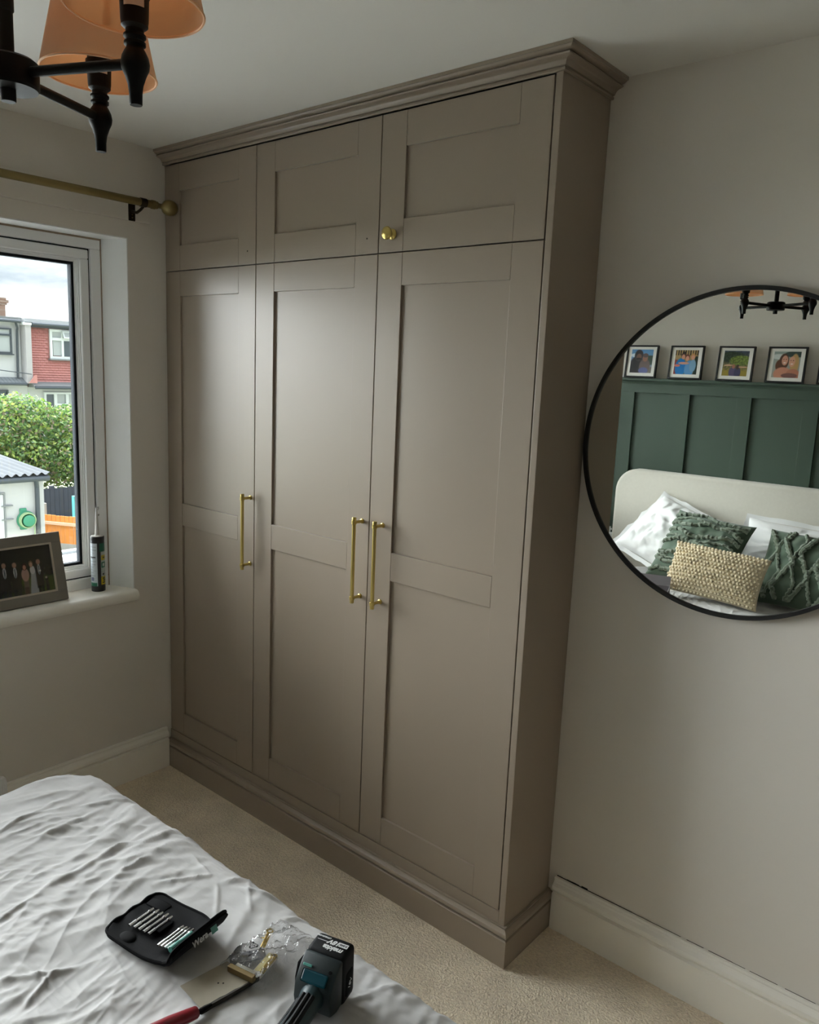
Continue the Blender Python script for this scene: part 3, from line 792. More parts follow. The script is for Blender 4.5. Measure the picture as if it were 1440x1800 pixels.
# ------------------------------------------------------------------ framed photographs on the ledge
pm = print_mat('printed_photo', .35)
white_card = mat('white_mount', S(232, 230, 224), .8)
def ell(u, v, cu, cv, ru, rv, soft=.15):
    d = np.sqrt(((u-cu)/ru)**2+((v-cv)/rv)**2)
    return np.clip((1-d)/soft+.5, 0, 1)[..., None]
def rec(u, v, a, b, c, d, soft=.01):
    m = np.clip((u-a)/soft+.5, 0, 1)*np.clip((b-u)/soft+.5, 0, 1)*np.clip((v-c)/soft+.5, 0, 1)*np.clip((d-v)/soft+.5, 0, 1)
    return m[..., None]
def mixc(img, m, c): return img*(1-m)+np.array(c)/255*m
def flatc(u, c): return np.ones(u.shape+(1,))*np.array(c)/255
def vgrad(v, c0, c1): return (1-v[..., None])*np.array(c0)/255+v[..., None]*np.array(c1)/255
def paint_hood(u, v):
    im = vgrad(v, (150, 150, 150), (86, 140, 190))
    im = mixc(im, ell(u, v, .2, .75, .25, .08), (200, 215, 225)); im = mixc(im, ell(u, v, .9, .55, .3, .2), (70, 90, 80))
    im = mixc(im, rec(u, v, 0, 1, 0, .25), (120, 116, 110))
    im = mixc(im, ell(u, v, .30, .25, .36, .45), (44, 42, 44)); im = mixc(im, ell(u, v, .35, .74, .20, .25), (62, 60, 64)); im = mixc(im, ell(u, v, .36, .68, .12, .14), (126, 96, 84))
    im = mixc(im, ell(u, v, .36, .60, .12, .05), (40, 38, 40))
    im = mixc(im, ell(u, v, .66, .28, .25, .34), (112, 98, 96)); im = mixc(im, ell(u, v, .66, .64, .12, .16), (152, 112, 96)); im = mixc(im, ell(u, v, .66, .75, .13, .09), (96, 84, 84))
    return mixc(im, ell(u, v, .62, .1, .22, .14), (96, 104, 150))
def paint_family(u, v):
    im = vgrad(v, (120, 96, 70), (186, 160, 110)); st = (np.sin(u*60) > 0)[..., None]*(v > .78)[..., None]
    im = im*(1-.7*st); im = mixc(im, rec(u, v, .86, 1, 0, .75), (40, 60, 52)); im = mixc(im, rec(u, v, 0, .12, 0, .6), (150, 60, 56))
    im = mixc(im, ell(u, v, .28, .28, .24, .38), (28, 120, 190)); im = mixc(im, ell(u, v, .66, .22, .20, .36), (96, 150, 200))
    im = mixc(im, ell(u, v, .80, .36, .14, .26), (120, 160, 190)); im = mixc(im, ell(u, v, .40, .46, .24, .05), (206, 150, 130)); im = mixc(im, ell(u, v, .12, .36, .14, .05), (206, 120, 110))
    for cu, cv, c in ((.36, .74, (70, 48, 40)), (.54, .68, (110, 60, 46)), (.78, .72, (190, 140, 84))):
        im = mixc(im, ell(u, v, cu, cv+.03, .10, .12), c); im = mixc(im, ell(u, v, cu, cv-.02, .075, .10), (208, 150, 126))
    return mixc(im, rec(u, v, .3, .44, .86, .93), (30, 28, 28))
def paint_hill(u, v):
    n = vnoise(u*14, v*14, 5)[..., None]*.5+.5
    im = vgrad(v, (150, 130, 50), (60, 74, 96)); im = mixc(im, ell(u, v, .35, .75, .5, .22), (50, 66, 52)); im = mixc(im, ell(u, v, .7, .62, .45, .2), (112, 130, 60))
    im = im*(.6+.7*n); im = mixc(im, rec(u, v, .0, 1, .0, .22, .1), (150, 134, 52))
    im = mixc(im, ell(u, v, .42, .14, .15, .22), (86, 80, 110)); im = mixc(im, ell(u, v, .62, .13, .13, .22), (60, 60, 92))
    im = mixc(im, ell(u, v, .44, .38, .06, .09), (170, 110, 90)); im = mixc(im, ell(u, v, .61, .36, .06, .10), (60, 44, 36))
    for s_ in (-1, 1):
        cu, cv = (.22, .42) if s_ < 0 else (.82, .36)
        im = mixc(im, ell(u*math.cos(.5*s_)-(v)*math.sin(.5*s_)*-1*1.0, v, cu*math.cos(.5*s_)+cv*math.sin(.5*s_), cv, .16, .028), (214, 168, 140))
    return im
def paint_pair(u, v):
    im = vgrad(v, (160, 160, 150), (150, 166, 160)); im = mixc(im, ell(u, v, .8, .9, .4, .12), (60, 80, 74)); im = mixc(im, ell(u, v, .2, .8, .3, .1), (206, 214, 212))
    im = mixc(im, ell(u, v, .40, .62, .18, .30), (86, 54, 38)); im = mixc(im, ell(u, v, .24, .46, .14, .22), (92, 58, 40))
    im = mixc(im, ell(u, v, .80, .52, .16, .40), (196, 158, 104)); im = mixc(im, ell(u, v, .40, .14, .34, .26), (202, 140, 116)); im = mixc(im, ell(u, v, .78, .12, .26, .22), (188, 124, 100))
    im = mixc(im, ell(u, v, .66, .08, .3, .1), (120, 82, 76)); im = mixc(im, ell(u, v, .43, .66, .115, .19), (214, 158, 134)); im = mixc(im, ell(u, v, .70, .62, .115, .20), (222, 166, 138))
    for cu, cv in ((.43, .66), (.70, .62)):
        im = mixc(im, ell(u, v, cu-.045, cv+.04, .022, .014), (60, 40, 36)); im = mixc(im, ell(u, v, cu+.045, cv+.04, .022, .014), (60, 40, 36)); im = mixc(im, ell(u, v, cu, cv-.09, .05, .02), (246, 226, 220))
    return im
def paint_sea(u, v):
    im = vgrad(v, (150, 140, 120), (120, 150, 176)); im = mixc(im, rec(u, v, 0, 1, .35, .55), (70, 110, 130)); return mixc(im, ell(u, v, .5, .3, .2, .35), (90, 70, 66))
shots = [(paint_hood, 'two people in hoods on a beach'), (paint_family, 'three people, one in bright blue'), (paint_hill, 'two people, arms out, facing a hillside'), (paint_pair, 'two smiling faces close together'), (paint_sea, 'a dim seaside view, last on the ledge')]
for i, (fn, what) in enumerate(shots):
    xc = (.463, .757, 1.058, 1.345, 1.625)[i]
    lean = R(7)
    f = thing('ledge_photo_frame', 'black ledge frame with a photo of '+what, 'picture frame', (0, 0, 0),
              Matrix.Translation((xc, RY+.048, 1.6722)) @ Matrix.Rotation(lean, 4, 'X') @ Matrix.Rotation(R(random.uniform(-.4, .4)), 4, 'Y'))
    hw, hh = .106, .208
    ring_ = MB()
    ring_.box(-hw, hw, -.018, 0, 0, .010, .001).box(-hw, hw, -.018, 0, hh-.010, hh, .001).box(-hw, -hw+.010, -.018, 0, .010, hh-.010, .001).box(hw-.010, hw, -.018, 0, .010, hh-.010, .001)
    ring_.build('frame', black_frame, f, local=True)
    MB().box(-hw+.009, hw-.009, -.012, -.007, .009, hh-.009).build('mount', white_card, f, local=True)
    picture('photo', .146, .150, 72, fn, f, Matrix.Translation((0, -.0066, hh/2+.002)), pm).data.transform(Matrix.Identity(4))

# ------------------------------------------------------------------ window sill objects
grey_wood = mat('grey_frame_paint', S(126, 122, 113), .45, var=(40, .06))
pale_edge = mat('pale_frame_edge', S(190, 180, 164), .5)
pf = thing('wedding_photo_frame', 'grey photo frame with a wedding group picture, leaning back on the window sill', 'picture frame', (0, 0, 0),
           Matrix.Translation((-.030, -.795, .7805)) @ Matrix.Rotation(R(90), 4, 'Z') @ Matrix.Rotation(R(-14), 4, 'X'))
# local: X runs along the sill (towards the wardrobe), -Y faces the room, Z up
hw, hh, bw = .150, .248, .036
m_ = MB()
m_.box(-hw, hw, -.012, .006, 0, bw, .002).box(-hw, hw, -.012, .006, hh-bw, hh, .002).box(-hw, -hw+bw, -.012, .006, bw, hh-bw, .002).box(hw-bw, hw, -.012, .006, bw, hh-bw, .002)
m_.build('frame', grey_wood, pf, local=True)
m_ = MB(); a = bw-.001; b = .007
m_.box(-hw+a, hw-a, -.013, .0, a, a+b, .001).box(-hw+a, hw-a, -.013, .0, hh-a-b, hh-a, .001).box(-hw+a, -hw+a+b, -.013, .0, a+b, hh-a-b, .001).box(hw-a-b, hw-a, -.013, .0, a+b, hh-a-b, .001)
m_.build('inner_lip', pale_edge, pf, local=True)
MB().box(-hw+.004, hw-.004, .006, .012, .004, hh-.004).build('backing', pale_edge, pf, local=True)
MB().box(-.03, .03, .0125, .0155, .02, .20, M=Matrix.Translation((0, 0, 0))).build('strut', black_frame, pf, local=True)
def paint_wedding(u, v):
    n = vnoise(u*18, v*14, 8)[..., None]*.5+.5
    im = vgrad(v, (34, 46, 24), (20, 26, 20))*(.5+.8*n); im = mixc(im, rec(u, v, .0, 1, .0, .34, .06), (58, 76, 26)); im = mixc(im, rec(u, v, 0, .55, 0, .2, .1), (34, 46, 24))
    def man(im, cu, top, c=(14, 16, 20), sk=(150, 120, 104), shirt=(160, 164, 170), w_=.075):
        im = mixc(im, rec(u, v, cu-w_, cu+w_, .10, top-.13, .02), c); im = mixc(im, ell(u, v, cu, top-.16, w_*1.15, .09), c)
        im = mixc(im, rec(u, v, cu-w_*.8, cu-.006, .0, .16), (28, 36, 36)); im = mixc(im, rec(u, v, cu+.006, cu+w_*.8, .0, .16), (28, 36, 36))
        im = mixc(im, ell(u, v, cu, top-.20, w_*.35, .12), shirt); im = mixc(im, ell(u, v, cu, top-.22, w_*.12, .10), (50, 62, 74))
        im = mixc(im, ell(u, v, cu, top-.02, .034, .035), (70, 60, 54)); return mixc(im, ell(u, v, cu, top-.05, .032, .055), sk)
    im = man(im, .10, .74); im = man(im, .24, .72); im = man(im, .40, .70)
    im = mixc(im, rec(u, v, .51, .595, .02, .48, .02), (92, 82, 74)); im = mixc(im, ell(u, v, .55, .42, .06, .14), (160, 128, 120)); im = mixc(im, ell(u, v, .55, .59, .04, .075), (70, 42, 36)); im = mixc(im, ell(u, v, .55, .575, .024, .05), (180, 128, 110)); im = mixc(im, rec(u, v, .515, .585, .0, .16, .02), (62, 50, 44))
    tri = np.clip(((.035+.10*(.5-v))-np.abs(u-.68))/.015+.5, 0, 1)[..., None]*(v < .52)[..., None]
    im = mixc(im, tri, (150, 156, 162)); im = mixc(im, ell(u, v, .67, .50, .04, .09), (188, 188, 194)); im = mixc(im, ell(u, v, .655, .63, .034, .07), (110, 88, 66)); im = mixc(im, ell(u, v, .657, .615, .024, .05), (176, 140, 124))
    im = man(im, .775, .70, w_=.058); im = mixc(im, ell(u, v, .79, .46, .014, .02), (200, 200, 200)); im = mixc(im, rec(u, v, .85, .90, .03, .3, .02), (24, 24, 22)); return mixc(im, ell(u, v, .872, .30, .018, .025), (150, 140, 130))
picture('photo', 2*(hw-bw-.004), hh-2*bw-.008, 150, paint_wedding, pf, Matrix.Translation((0, -.008, hh/2)), print_mat('glossy_photo', .15))

st = thing('sealant_cartridge', 'sealant cartridge with green, white and yellow label and long nozzle, standing on the sill', 'cartridge', (-.062, -.508, .780))
black_pl = mat('black_plastic', S(26, 27, 30), .4)
MB().lathe([(.0, 0), (.0245, 0), (.0250, .002), (.0250, .020), (.0247, .0205), (.0247, .196), (.0250, .1965), (.0250, .208), (.0240, .211), (.0, .211)], 36, cap=False).build('tube', black_pl, st, smooth=True, local=True)
MB().lathe([(.0, .2105), (.0225, .2105), (.0225, .2125), (.019, .2135), (.0085, .2145), (.0085, .221), (.0075, .224), (.0045, .290), (.0028, .318), (.0022, .319), (.0, .319)], 24, cap=False).build('nozzle', mat('white_nozzle', S(214, 212, 208), .5), st, smooth=True, local=True)
dr = MB()
for k, (a_, z_, r_) in enumerate(((.4, .320, .003), (.9, .315, .0025), (.2, .311, .002), (1.2, .292, .003), (.7, .289, .0022))):
    dr.ball((.0045*math.cos(a_), .0045*math.sin(a_)+.003, z_), r_, 1)
dr.build('dried_sealant', clear_mat('dried_sealant', (.9, .9, .88), .1, .15), st, smooth=True, local=True)
def paint_label(u, v):
    # u runs round the tube (0..1 = 300 degrees), v up
    im = flatc(u, (24, 26, 28))
    wht = rec(u, v, .0, .40, .0, 1); im = mixc(im, wht, (196, 206, 214)); im = mixc(im, rec(u, v, .02, .38, .0, .085), (28, 110, 84))
    rs = np.random.RandomState(4)
    for k in range(22):
        vv = .13+k*.037; ln = rs.uniform(.18, .33)
        im = mixc(im, rec(u, v, .04, .04+ln, vv, vv+.010, .004)*.45, (70, 84, 104))
    im = mixc(im, rec(u, v, .04, .34, .665, .69, .004), (24, 30, 36)); im = mixc(im, rec(u, v, .12, .26, .12, .21, .004)*.7, (60, 64, 110))
    im = mixc(im, rec(u, v, .48, 1, .80, 1.0), (18, 96, 70)); im = mixc(im, rec(u, v, .52, 1, .33, .80), (190, 200, 196))
    im = mixc(im, rec(u, v, .54, 1, .60, .72), (198, 178, 40)); im = mixc(im, rec(u, v, .54, 1, .43, .56), (24, 110, 84)); im = mixc(im, rec(u, v, .58, .68, .46, .53), (206, 214, 208))
    im = mixc(im, rec(u, v, .52, 1, .22, .33), (192, 198, 200)); im = mixc(im, rec(u, v, .52, 1, .03, .22), (206, 186, 34))
    for a_, b_, c_, d_ in ((.58, .70, .16, .19), (.60, .78, .115, .145), (.57, .74, .06, .09), (.60, .72, .64, .68), (.58, .66, .25, .30), (.74, .8, .25, .30)):
        im = mixc(im, rec(u, v, a_, b_, c_, d_, .004), (40, 44, 40))
    return im
n_, k_ = 120, 70
uu, vv = np.meshgrid(np.linspace(0, 1, n_), np.linspace(0, 1, k_), indexing='ij')
a0 = math.atan2(-1.9722+.508, 2.6995+.062)
th0 = a0-R(100)
TH = th0+uu*R(240)
V = np.stack([.02495*np.cos(TH), .02495*np.sin(TH), .021+vv*.166], -1).reshape(-1, 3)
lab = np_mesh('label', V, grid_faces(n_, k_), print_mat('label_print', .35), st, local=True)
rgb = paint_label(uu, vv).reshape(-1, 3); rgb = np.where(rgb <= .0405, rgb/12.92, ((rgb+.055)/1.055)**2.4)
at = lab.data.color_attributes.new('print', 'FLOAT_COLOR', 'POINT'); at.data.foreach_set('color', np.concatenate([rgb, np.ones((len(rgb), 1))], 1).ravel())
# ------------------------------------------------------------------ keeping things clear of one another
from mathutils.bvhtree import BVHTree
def soup(root):
    V, F = [], []
    def walk(o):
        if o.type == 'MESH':
            k = len(V); Mw = WM.get(o.name)
            V.extend([Mw @ v.co for v in o.data.vertices]); F.extend([[i+k for i in p.vertices] for p in o.data.polygons])
        for c in KIDS.get(o.name, []): walk(c)
    walk(root)
    return V, F
def settle(root, others, d, step=.004, most=60):
    """push a thing along d until its surface no longer cuts the others"""
    global KIDS
    KIDS = {}
    for o in COL.objects:
        if o.parent: KIDS.setdefault(o.parent.name, []).append(o)
    d = Vector(d).normalized()*step
    B = []
    for q in others:
        v, f = soup(q); B.append(BVHTree.FromPolygons(v, f))
    v, f = soup(root); n = 0; off = Vector((0, 0, 0))
    while n < most and any(BVHTree.FromPolygons([p+off for p in v], f).overlap(b) for b in B):
        off += d; n += 1
    if n:
        T_ = Matrix.Translation(off)
        def upd(o):
            WM[o.name] = T_ @ WM[o.name]
            for c in KIDS.get(o.name, []): upd(c)
        root.matrix_world = T_ @ WM[root.name]
        upd(root)
    return off
ob = bpy.data.objects
pil = [ob['pillow'], ob['pillow.001']]; tuf = [ob['tufted_cushion'], ob['tufted_cushion.001']]
for p in pil:
    settle(p, [duvet], (0, 0, 1)); settle(p, [bed], (0, 1, .25), .004)
for t_ in tuf:
    settle(t_, [duvet], (0, 0, 1)); settle(t_, [bed]+pil, (0, 1, .2))
settle(tuf[1], [tuf[0]], (1, 0, 0))
settle(cc, [duvet], (0, 0, 1)); settle(cc, tuf, (0, 1, .1)); settle(cc, [duvet], (0, 0, 1))
settle(gb, [duvet], (0, 0, 1), .002); settle(gb, [cc], (0, 1, 0))
settle(th_, [duvet], (0, 0, 1), .002); settle(th_, pil+tuf, (0, 1, .05)); settle(th_, [duvet], (0, 0, 1), .002)
settle(pk, [duvet], (0, 0, 1), .002); settle(pk, [th_, gb, cc]+tuf, (.3, 1, .15))
for f_ in [o for o in COL.objects if o.name.startswith('ledge_photo_frame')]: settle(f_, [wall_front], (0, 1, .05), .001)

# ------------------------------------------------------------------ tools lying on the duvet
black_cloth = mat('black_nylon', S(8, 8, 10), .8, bump=(600, .3, .001), spec=.15)
black_band = mat('black_elastic', S(6, 6, 8), .85, spec=.15)
steel = mat('bit_steel', S(205, 205, 205), .25, 1.0)
teal = mat('teal_plastic', S(12, 46, 50), .45)
tealp = mat('pale_teal_plastic', S(84, 150, 140), .4)
dark_pl = mat('charcoal_plastic', S(11, 12, 14), .6, bump=(500, .15, .001), spec=.2)
white_ink = mat('white_print', S(214, 216, 216), .5)
def grounded(fn, xs, ys):
    return max(bed_z(x, y) for x in xs for y in ys)

# -- bit pouch
px, py = 1.364, -1.280
pz = .520
ptc = thing('bit_pouch', 'open black tool pouch holding two rows of screwdriver bits, on the duvet', 'tool pouch', (px, py, pz), (0, 0, R(10)))
ptc_prof = [(0, .009), (.03, .0075), (.08, .006), (.12, .006), (.150, .008), (.172, .013), (.188, .024), (.196, .038), (.201, .053)]
def prof_at(t_):
    q = t_*(len(ptc_prof)-1); i = min(int(q), len(ptc_prof)-2); f_ = q-i
    return tuple(ptc_prof[i][k]*(1-f_)+ptc_prof[i+1][k]*f_ for k in (0, 1))
PW = .146
topv, botv = [], []
nn = 48
for i in range(nn+1):
    t_ = i/nn; x, z = prof_at(t_)
    x2, z2 = prof_at(min(1, t_+.02)); x1, z1 = prof_at(max(0, t_-.02)); l = math.hypot(x2-x1, z2-z1); nxx, nzz = -(z2-z1)/l, (x2-x1)/l
    e = min(t_, 1-t_)*.24
    r_ = .026; ins = r_-math.sqrt(max(0, r_*r_-(r_-e)**2)) if e < r_ else 0
    waist = .010*math.exp(-((t_-.62)/.13)**2)
    a_, b_ = ins+waist*.3, PW-ins-waist
    topv.append([(x+nxx*.0035, a_+(b_-a_)*j/16, z+nzz*.0035+.002*math.sin(j*.9+i*.3)*(1-t_)) for j in range(17)])
    botv.append([(x-nxx*.0035, a_+(b_-a_)*j/16, z-nzz*.0035+.002*math.sin(j*.9+i*.3)*(1-t_)-.001) for j in range(17)])
m_ = MB(); m_.grid(topv); m_.grid(botv)
bmesh.ops.remove_doubles(m_.bm, verts=m_.bm.verts, dist=1e-6)
be = [e for e in m_.bm.edges if len(e.link_faces) == 1]
bmesh.ops.bridge_loops(m_.bm, edges=be)
m_.build('cover', black_cloth, ptc, smooth=True, local=True, angle=60)
rim = []
for row in topv: rim.append(row[0])
rim += topv[-1][1:]
rim += [r[-1] for r in topv[-2::-1]]
rim += topv[0][-2:0:-1]
MB().tube([(p[0], p[1], p[2]) for p in rim], .0028, 6, closed=True).build('binding', black_band, ptc, smooth=True, local=True)
MB().box(.030, .104, .056, .092, .0095, .0165, .003).build('elastic_band', black_band, ptc, local=True, smooth=True)
m2 = Matrix.Translation((.128, 0, .0085)) @ Matrix.Rotation(R(-10), 4, 'Y')
MB().box(0, .046, .040, .078, .002, .010, .003, M=m2).build('elastic_band', black_band, ptc, local=True, smooth=True)
def bit(mx, y0, l, r=.0031, sleeve=None, M_=None):
    o = MB().tube([(mx, y0, .0165), (mx, y0+l*.28, .0165), (mx, y0+l*.3, .0165), (mx, y0+l*.78, .0165), (mx, y0+l*.82, .0165), (mx, y0+l, .0165)], [r, r, r*.72, r*.72, r, r*.6], 6)
    if M_ is not None: o.bm.transform(M_)
    o = o.build('bit', steel, ptc, local=True)
    return o
for k in range(5):
    bit(.040+.0125*k, .036+.001*k, .062+.002*(k % 2), M_=Matrix.Translation((0, 0, .0005)))
for k in range(4):
    bit(.006+.0095*k, .026, .066, M_=m2 @ Matrix.Translation((0, 0, -.0065)))
MB().tube([(.043, .024, .012), (.043, .045, .012), (.043, .052, .012), (.043, .080, .012)], [.0062, .0062, .0045, .0042], 10).build('bit_holder', tealp, ptc, local=True, smooth=True).data.transform(m2)
MB().box(.008, .060, .104, .130, .0085, .013, .004).build('pocket', black_band, ptc, local=True, smooth=True)
MB().ball((.055, .02, .009), .018, 2, (1.1, .8, .25)).build('pad', black_cloth, ptc, local=True, smooth=True)
# label on the outer face of the raised flap (faces +X of the pouch)
fx, fz = prof_at(.90)
ang = math.atan2(.201-.188, .053-.024)
FM = Matrix.Translation((.2015, .070, .036)) @ Matrix.Rotation(R(90), 4, 'Z') @ Matrix.Rotation(R(90)-ang+R(0), 4, 'X')
text('lettering', 'Wera', .017, white_ink, ptc, FM @ Matrix.Translation((-.004, 0, .0022)), shear=.15, bold=.0004)
MB().box(.026, .042, -.008, .010, .0012, .0022, .0004, M=FM).build('badge', tealp, ptc, local=True)
settle(ptc, [duvet], (0, 0, 1), .0015)

# -- cordless driver, battery end up towards the wardrobe
dz_ = .500
drl = thing('cordless_driver', 'black and teal cordless driver with its battery towards the wardrobe, lying on the duvet edge', 'power tool', (1.797, -1.083, dz_), (0, 0, R(17)))
bt = MB()
bt.box(-.0385, .0385, -.002, .046, .004, .104, .009, 3)
bat = bt.build('battery', dark_pl, drl, local=True, smooth=True)
MB().box(-.0405, .0405, .004, .040, .012, .070, .010, 3).build('battery_side', black_band, bat, local=True, smooth=True)
bt_top = .1043
TM = Matrix.Translation((0, .024, bt_top)) @ Matrix.Rotation(R(180), 4, 'Z')
text('lettering', 'makita', .0155, white_ink, bat, TM @ Matrix.Translation((-.008, .0115, 0)), shear=.2, bold=.0005, space=.95)
text('lettering', '18V', .0145, white_ink, bat, TM @ Matrix.Translation((-.0045, -.0035, 0)), shear=.25, bold=.0006)
MB().box(-.0315, -.0135, -.0085, .0015, 0, .0003, M=TM).build('rating_plate', white_ink, bat, local=True)
text('lettering', '5.0Ah', .0065, black_band, bat, TM @ Matrix.Translation((-.0225, -.0035, .0003)), shear=.2, bold=.0002)
text('lettering', 'LITHIUM-ION', .0048, white_ink, bat, TM @ Matrix.Translation((.021, -.0105, 0)), shear=.2, bold=.0002)
MB().box(.006, .030, -.0015, -.0005, 0, .0003, M=TM).build('underline', white_ink, bat, local=True)
text('lettering', '18V', .012, white_ink, bat, Matrix.Translation((.0408, .022, .040)) @ Matrix.Rotation(R(90), 4, 'Z') @ Matrix.Rotation(R(90), 4, 'X') @ Matrix.Rotation(R(60), 4, 'Z'))
fo = MB()
fo.prism([(-.001, .012), (-.001, .101), (-.010, .100), (-.026, .088), (-.044, .066), (-.048, .040), (-.044, .018), (-.02, .010)], 0, -.0375, .0375)
fo.build('foot', mat('dark_teal_plastic', S(9, 28, 31), .5), drl, local=True, smooth=True, bevel=.004, angle=30)
sl = math.atan2(.066-.088, -.044+.026)
FMn = Matrix.Translation((0, -.0355, .0775)) @ Matrix.Rotation(math.atan2(.022, .018), 4, 'X')
MB().box(-.027, .024, -.0105, .0105, -.001, .0018, .003, M=FMn).build('gauge_panel', mat('teal_glass', S(16, 66, 78), .25), drl, local=True)
MB().box(-.030, -.012, .0135, .018, -.001, .0022, .001, M=FMn).build('release_button', tealp, drl, local=True)
MB().lathe([(.003, 0), (.003, .0022), (.0015, .0024)], 10, FMn @ Matrix.Translation((.025, .016, 0))).build('screw', black_band, drl, local=True)
MB().tube([(-.0405, -.004, .085), (-.046, -.012, .075), (-.0475, -.018, .05), (-.0455, -.022, .022)], [.003, .0035, .0035, .003], 8).build('belt_hook', black_band, drl, local=True, smooth=True)
hp = [(.0, -.036, .046), (.001, -.06, .046), (.002, -.10, .043), (.003, -.14, .041), (.004, -.185, .040)]
MB().tube(hp, [.026, .0205, .0205, .0225, .026], 20).build('handle', teal, drl, local=True, smooth=True)
for sx_ in (-.0085, .0, .0085):
    MB().tube([(p[0]+sx_, p[1], p[2]+math.sqrt(max(0, .0205**2-sx_**2))-.0015) for p in hp[1:]], .0048, 8).build('grip', dark_pl, drl, local=True, smooth=True)
MB().tube([(-.0185, -.06, .046), (-.0195, -.10, .043), (-.020, -.15, .041)], .0055, 8).build('grip', dark_pl, drl, local=True, smooth=True)
MB().lathe([(.0, -.075), (.024, -.075), (.030, -.066), (.0315, -.02), (.0315, .03), (.027, .045), (.018, .058), (.016, .078), (.0, .078)], 28, Matrix.Translation((.004, -.212, .040)) @ Matrix.Rotation(R(90), 4, 'Y'), cap=False).build('motor_housing', teal, drl, local=True, smooth=True)
MB().tube([(-.022, -.166, .038), (-.030, -.158, .036), (-.033, -.148, .034), (-.030, -.140, .033)], [.007, .0065, .006, .004], 10).build('trigger', black_band, drl, local=True, smooth=True)
MB().box(-.022, .0, -.186, -.170, .0655, .0672, .0005).build('warning_label', mat('pale_blue_label', S(176, 206, 208), .5), drl, local=True)
settle(drl, [duvet], (0, 0, 1), .0015)

# -- scraper with a red handle
sz = bed_max(1.63, -1.19, .05)
scr = thing('scraper', 'worn beige scraper with a dark edge and red handle, between the pouch and the driver', 'scraper', (1.635, -1.195, sz+.002))
bl = MB()
bl.prism([(1.588, -1.247), (1.662, -1.252), (1.676, -1.139), (1.600, -1.152)], 2, sz+.003, sz+.0048)
bl.build('blade', mat('worn_beige_blade', S(150, 142, 126), .6, var=(35, .14), bump=(30, .1, .001)), scr)
ed = MB(); EP = []
for i in range(13):
    t_ = i/12; x = 1.6635+(1.6775-1.6635)*t_; y = -1.256+(.120)*t_; wv = .0065-.0042*t_+.0008*math.sin(i*2.1)
    EP.append([(x-wv, y+.002, sz+.0050), (x, y, sz+.0058), (x+wv*.5, y-.001, sz+.002)])
ed.grid(EP); ed.grid([[(p[0], p[1], p[2]-.0028) for p in r] for r in EP])
ed.build('worn_edge', mat('rusty_dark_edge', S(48, 41, 34), .7, var=(120, .6)), scr, smooth=True)
MB().tube([(1.6665, -1.235, sz+.006), (1.667, -1.258, sz+.008), (1.664, -1.275, sz+.010)], [.0025, .0045, .006], 8).build('tang', black_band, scr, smooth=True)
MB().tube([(1.6665, -1.264, sz+.011), (1.666, -1.267, sz+.011), (1.663, -1.284, sz+.012), (1.656, -1.312, sz+.013), (1.646, -1.352, sz+.014)], [.0085, .0105, .0115, .0125, .0115], 16).build('handle', mat('dark_red_plastic', S(128, 22, 36), .28, coat=.3), scr, smooth=True)
for xx, yy in ((1.640, -1.190), (1.633, -1.196)):
    MB().lathe([(.0018, 0), (.0018, .0004)], 8, Matrix.Translation((xx, yy, sz+.0047))).build('speck', gap_m, scr)
settle(scr, [duvet], (0, 0, 1), .0015); settle(scr, [ptc], (1, 0, 0), .002)

# -- fittings in a clear bag
zi = bed_max(1.65, -1.10, .05)+.004
br_f = mat('polished_brass_fitting', S(222, 196, 118), .25, 1.0)
white_pl = mat('white_catch_plastic', S(222, 220, 210), .4)
def bar_between(mb, a, b, w_, z0, z1, bev=.001):
    a = Vector((*a, 0)); b = Vector((*b, 0)); d = b-a; l = d.length
    return mb.box(0, l, -w_/2, w_/2, z0, z1, bev, M=Matrix.Translation(a) @ Matrix.Rotation(math.atan2(d.y, d.x), 4, 'Z'))
t1 = thing('keyhole_plate', 'slim brass plate with a ring end inside the clear bag', 'fitting', (1.612, -1.066, zi))
bar_between(MB(), (1.6015, -1.050), (1.623, -1.084), .0095, zi+.010, zi+.0125).build('plate', br_f, t1)
MB().tube([(1.598+.0055*math.cos(2*PI*k/20), -1.0445+.0055*math.sin(2*PI*k/20), zi+.0112) for k in range(20)], .0018, 6, closed=True).build('ring', br_f, t1, smooth=True)
t2 = thing('magnetic_catch', 'white and brass magnetic catch inside the clear bag', 'fitting', (1.66, -1.108, zi))
bar_between(MB(), (1.650, -1.078), (1.667, -1.136), .021, zi+.001, zi+.011, .003).build('body', white_pl, t2)
bar_between(MB(), (1.6485, -1.084), (1.663, -1.131), .010, zi+.011, zi+.0125, .0004).build('label', mat('cream_strip', S(222, 212, 160), .5), t2)
bar_between(MB(), (1.6605, -1.082), (1.675, -1.129), .008, zi+.011, zi+.017, .001).build('brass_side', br_f, t2)
t3 = thing('brass_bar', 'short brass bar at the front edge of the clear bag', 'fitting', (1.65, -1.157, zi))
bar_between(MB(), (1.622, -1.1635), (1.680, -1.1505), .010, zi+.002, zi+.014, .001).build('bar', mat('aged_brass', S(132, 114, 80), .5, .8), t3)
bar_between(MB(), (1.627, -1.152), (1.672, -1.142), .012, zi+.003, zi+.010, .001).build('backing', white_pl, t3)
t4 = thing('steel_strike', 'flat grey steel strike plate inside the clear bag', 'fitting', (1.63, -1.12, zi))
bar_between(MB(), (1.606, -1.145), (1.640, -1.085), .026, zi+.001, zi+.004, .001).build('plate', mat('brushed_steel', S(150, 152, 158), .35, .9), t4)
for q in (t1, t2, t3, t4): settle(q, [duvet, scr], (0, 0, 1), .0015)
settle(t4, [t2, t3], (-1, .2, 0), .002); settle(t1, [t2, t4], (-.3, 1, 0), .002); settle(t3, [t2], (0, -1, 0), .002)
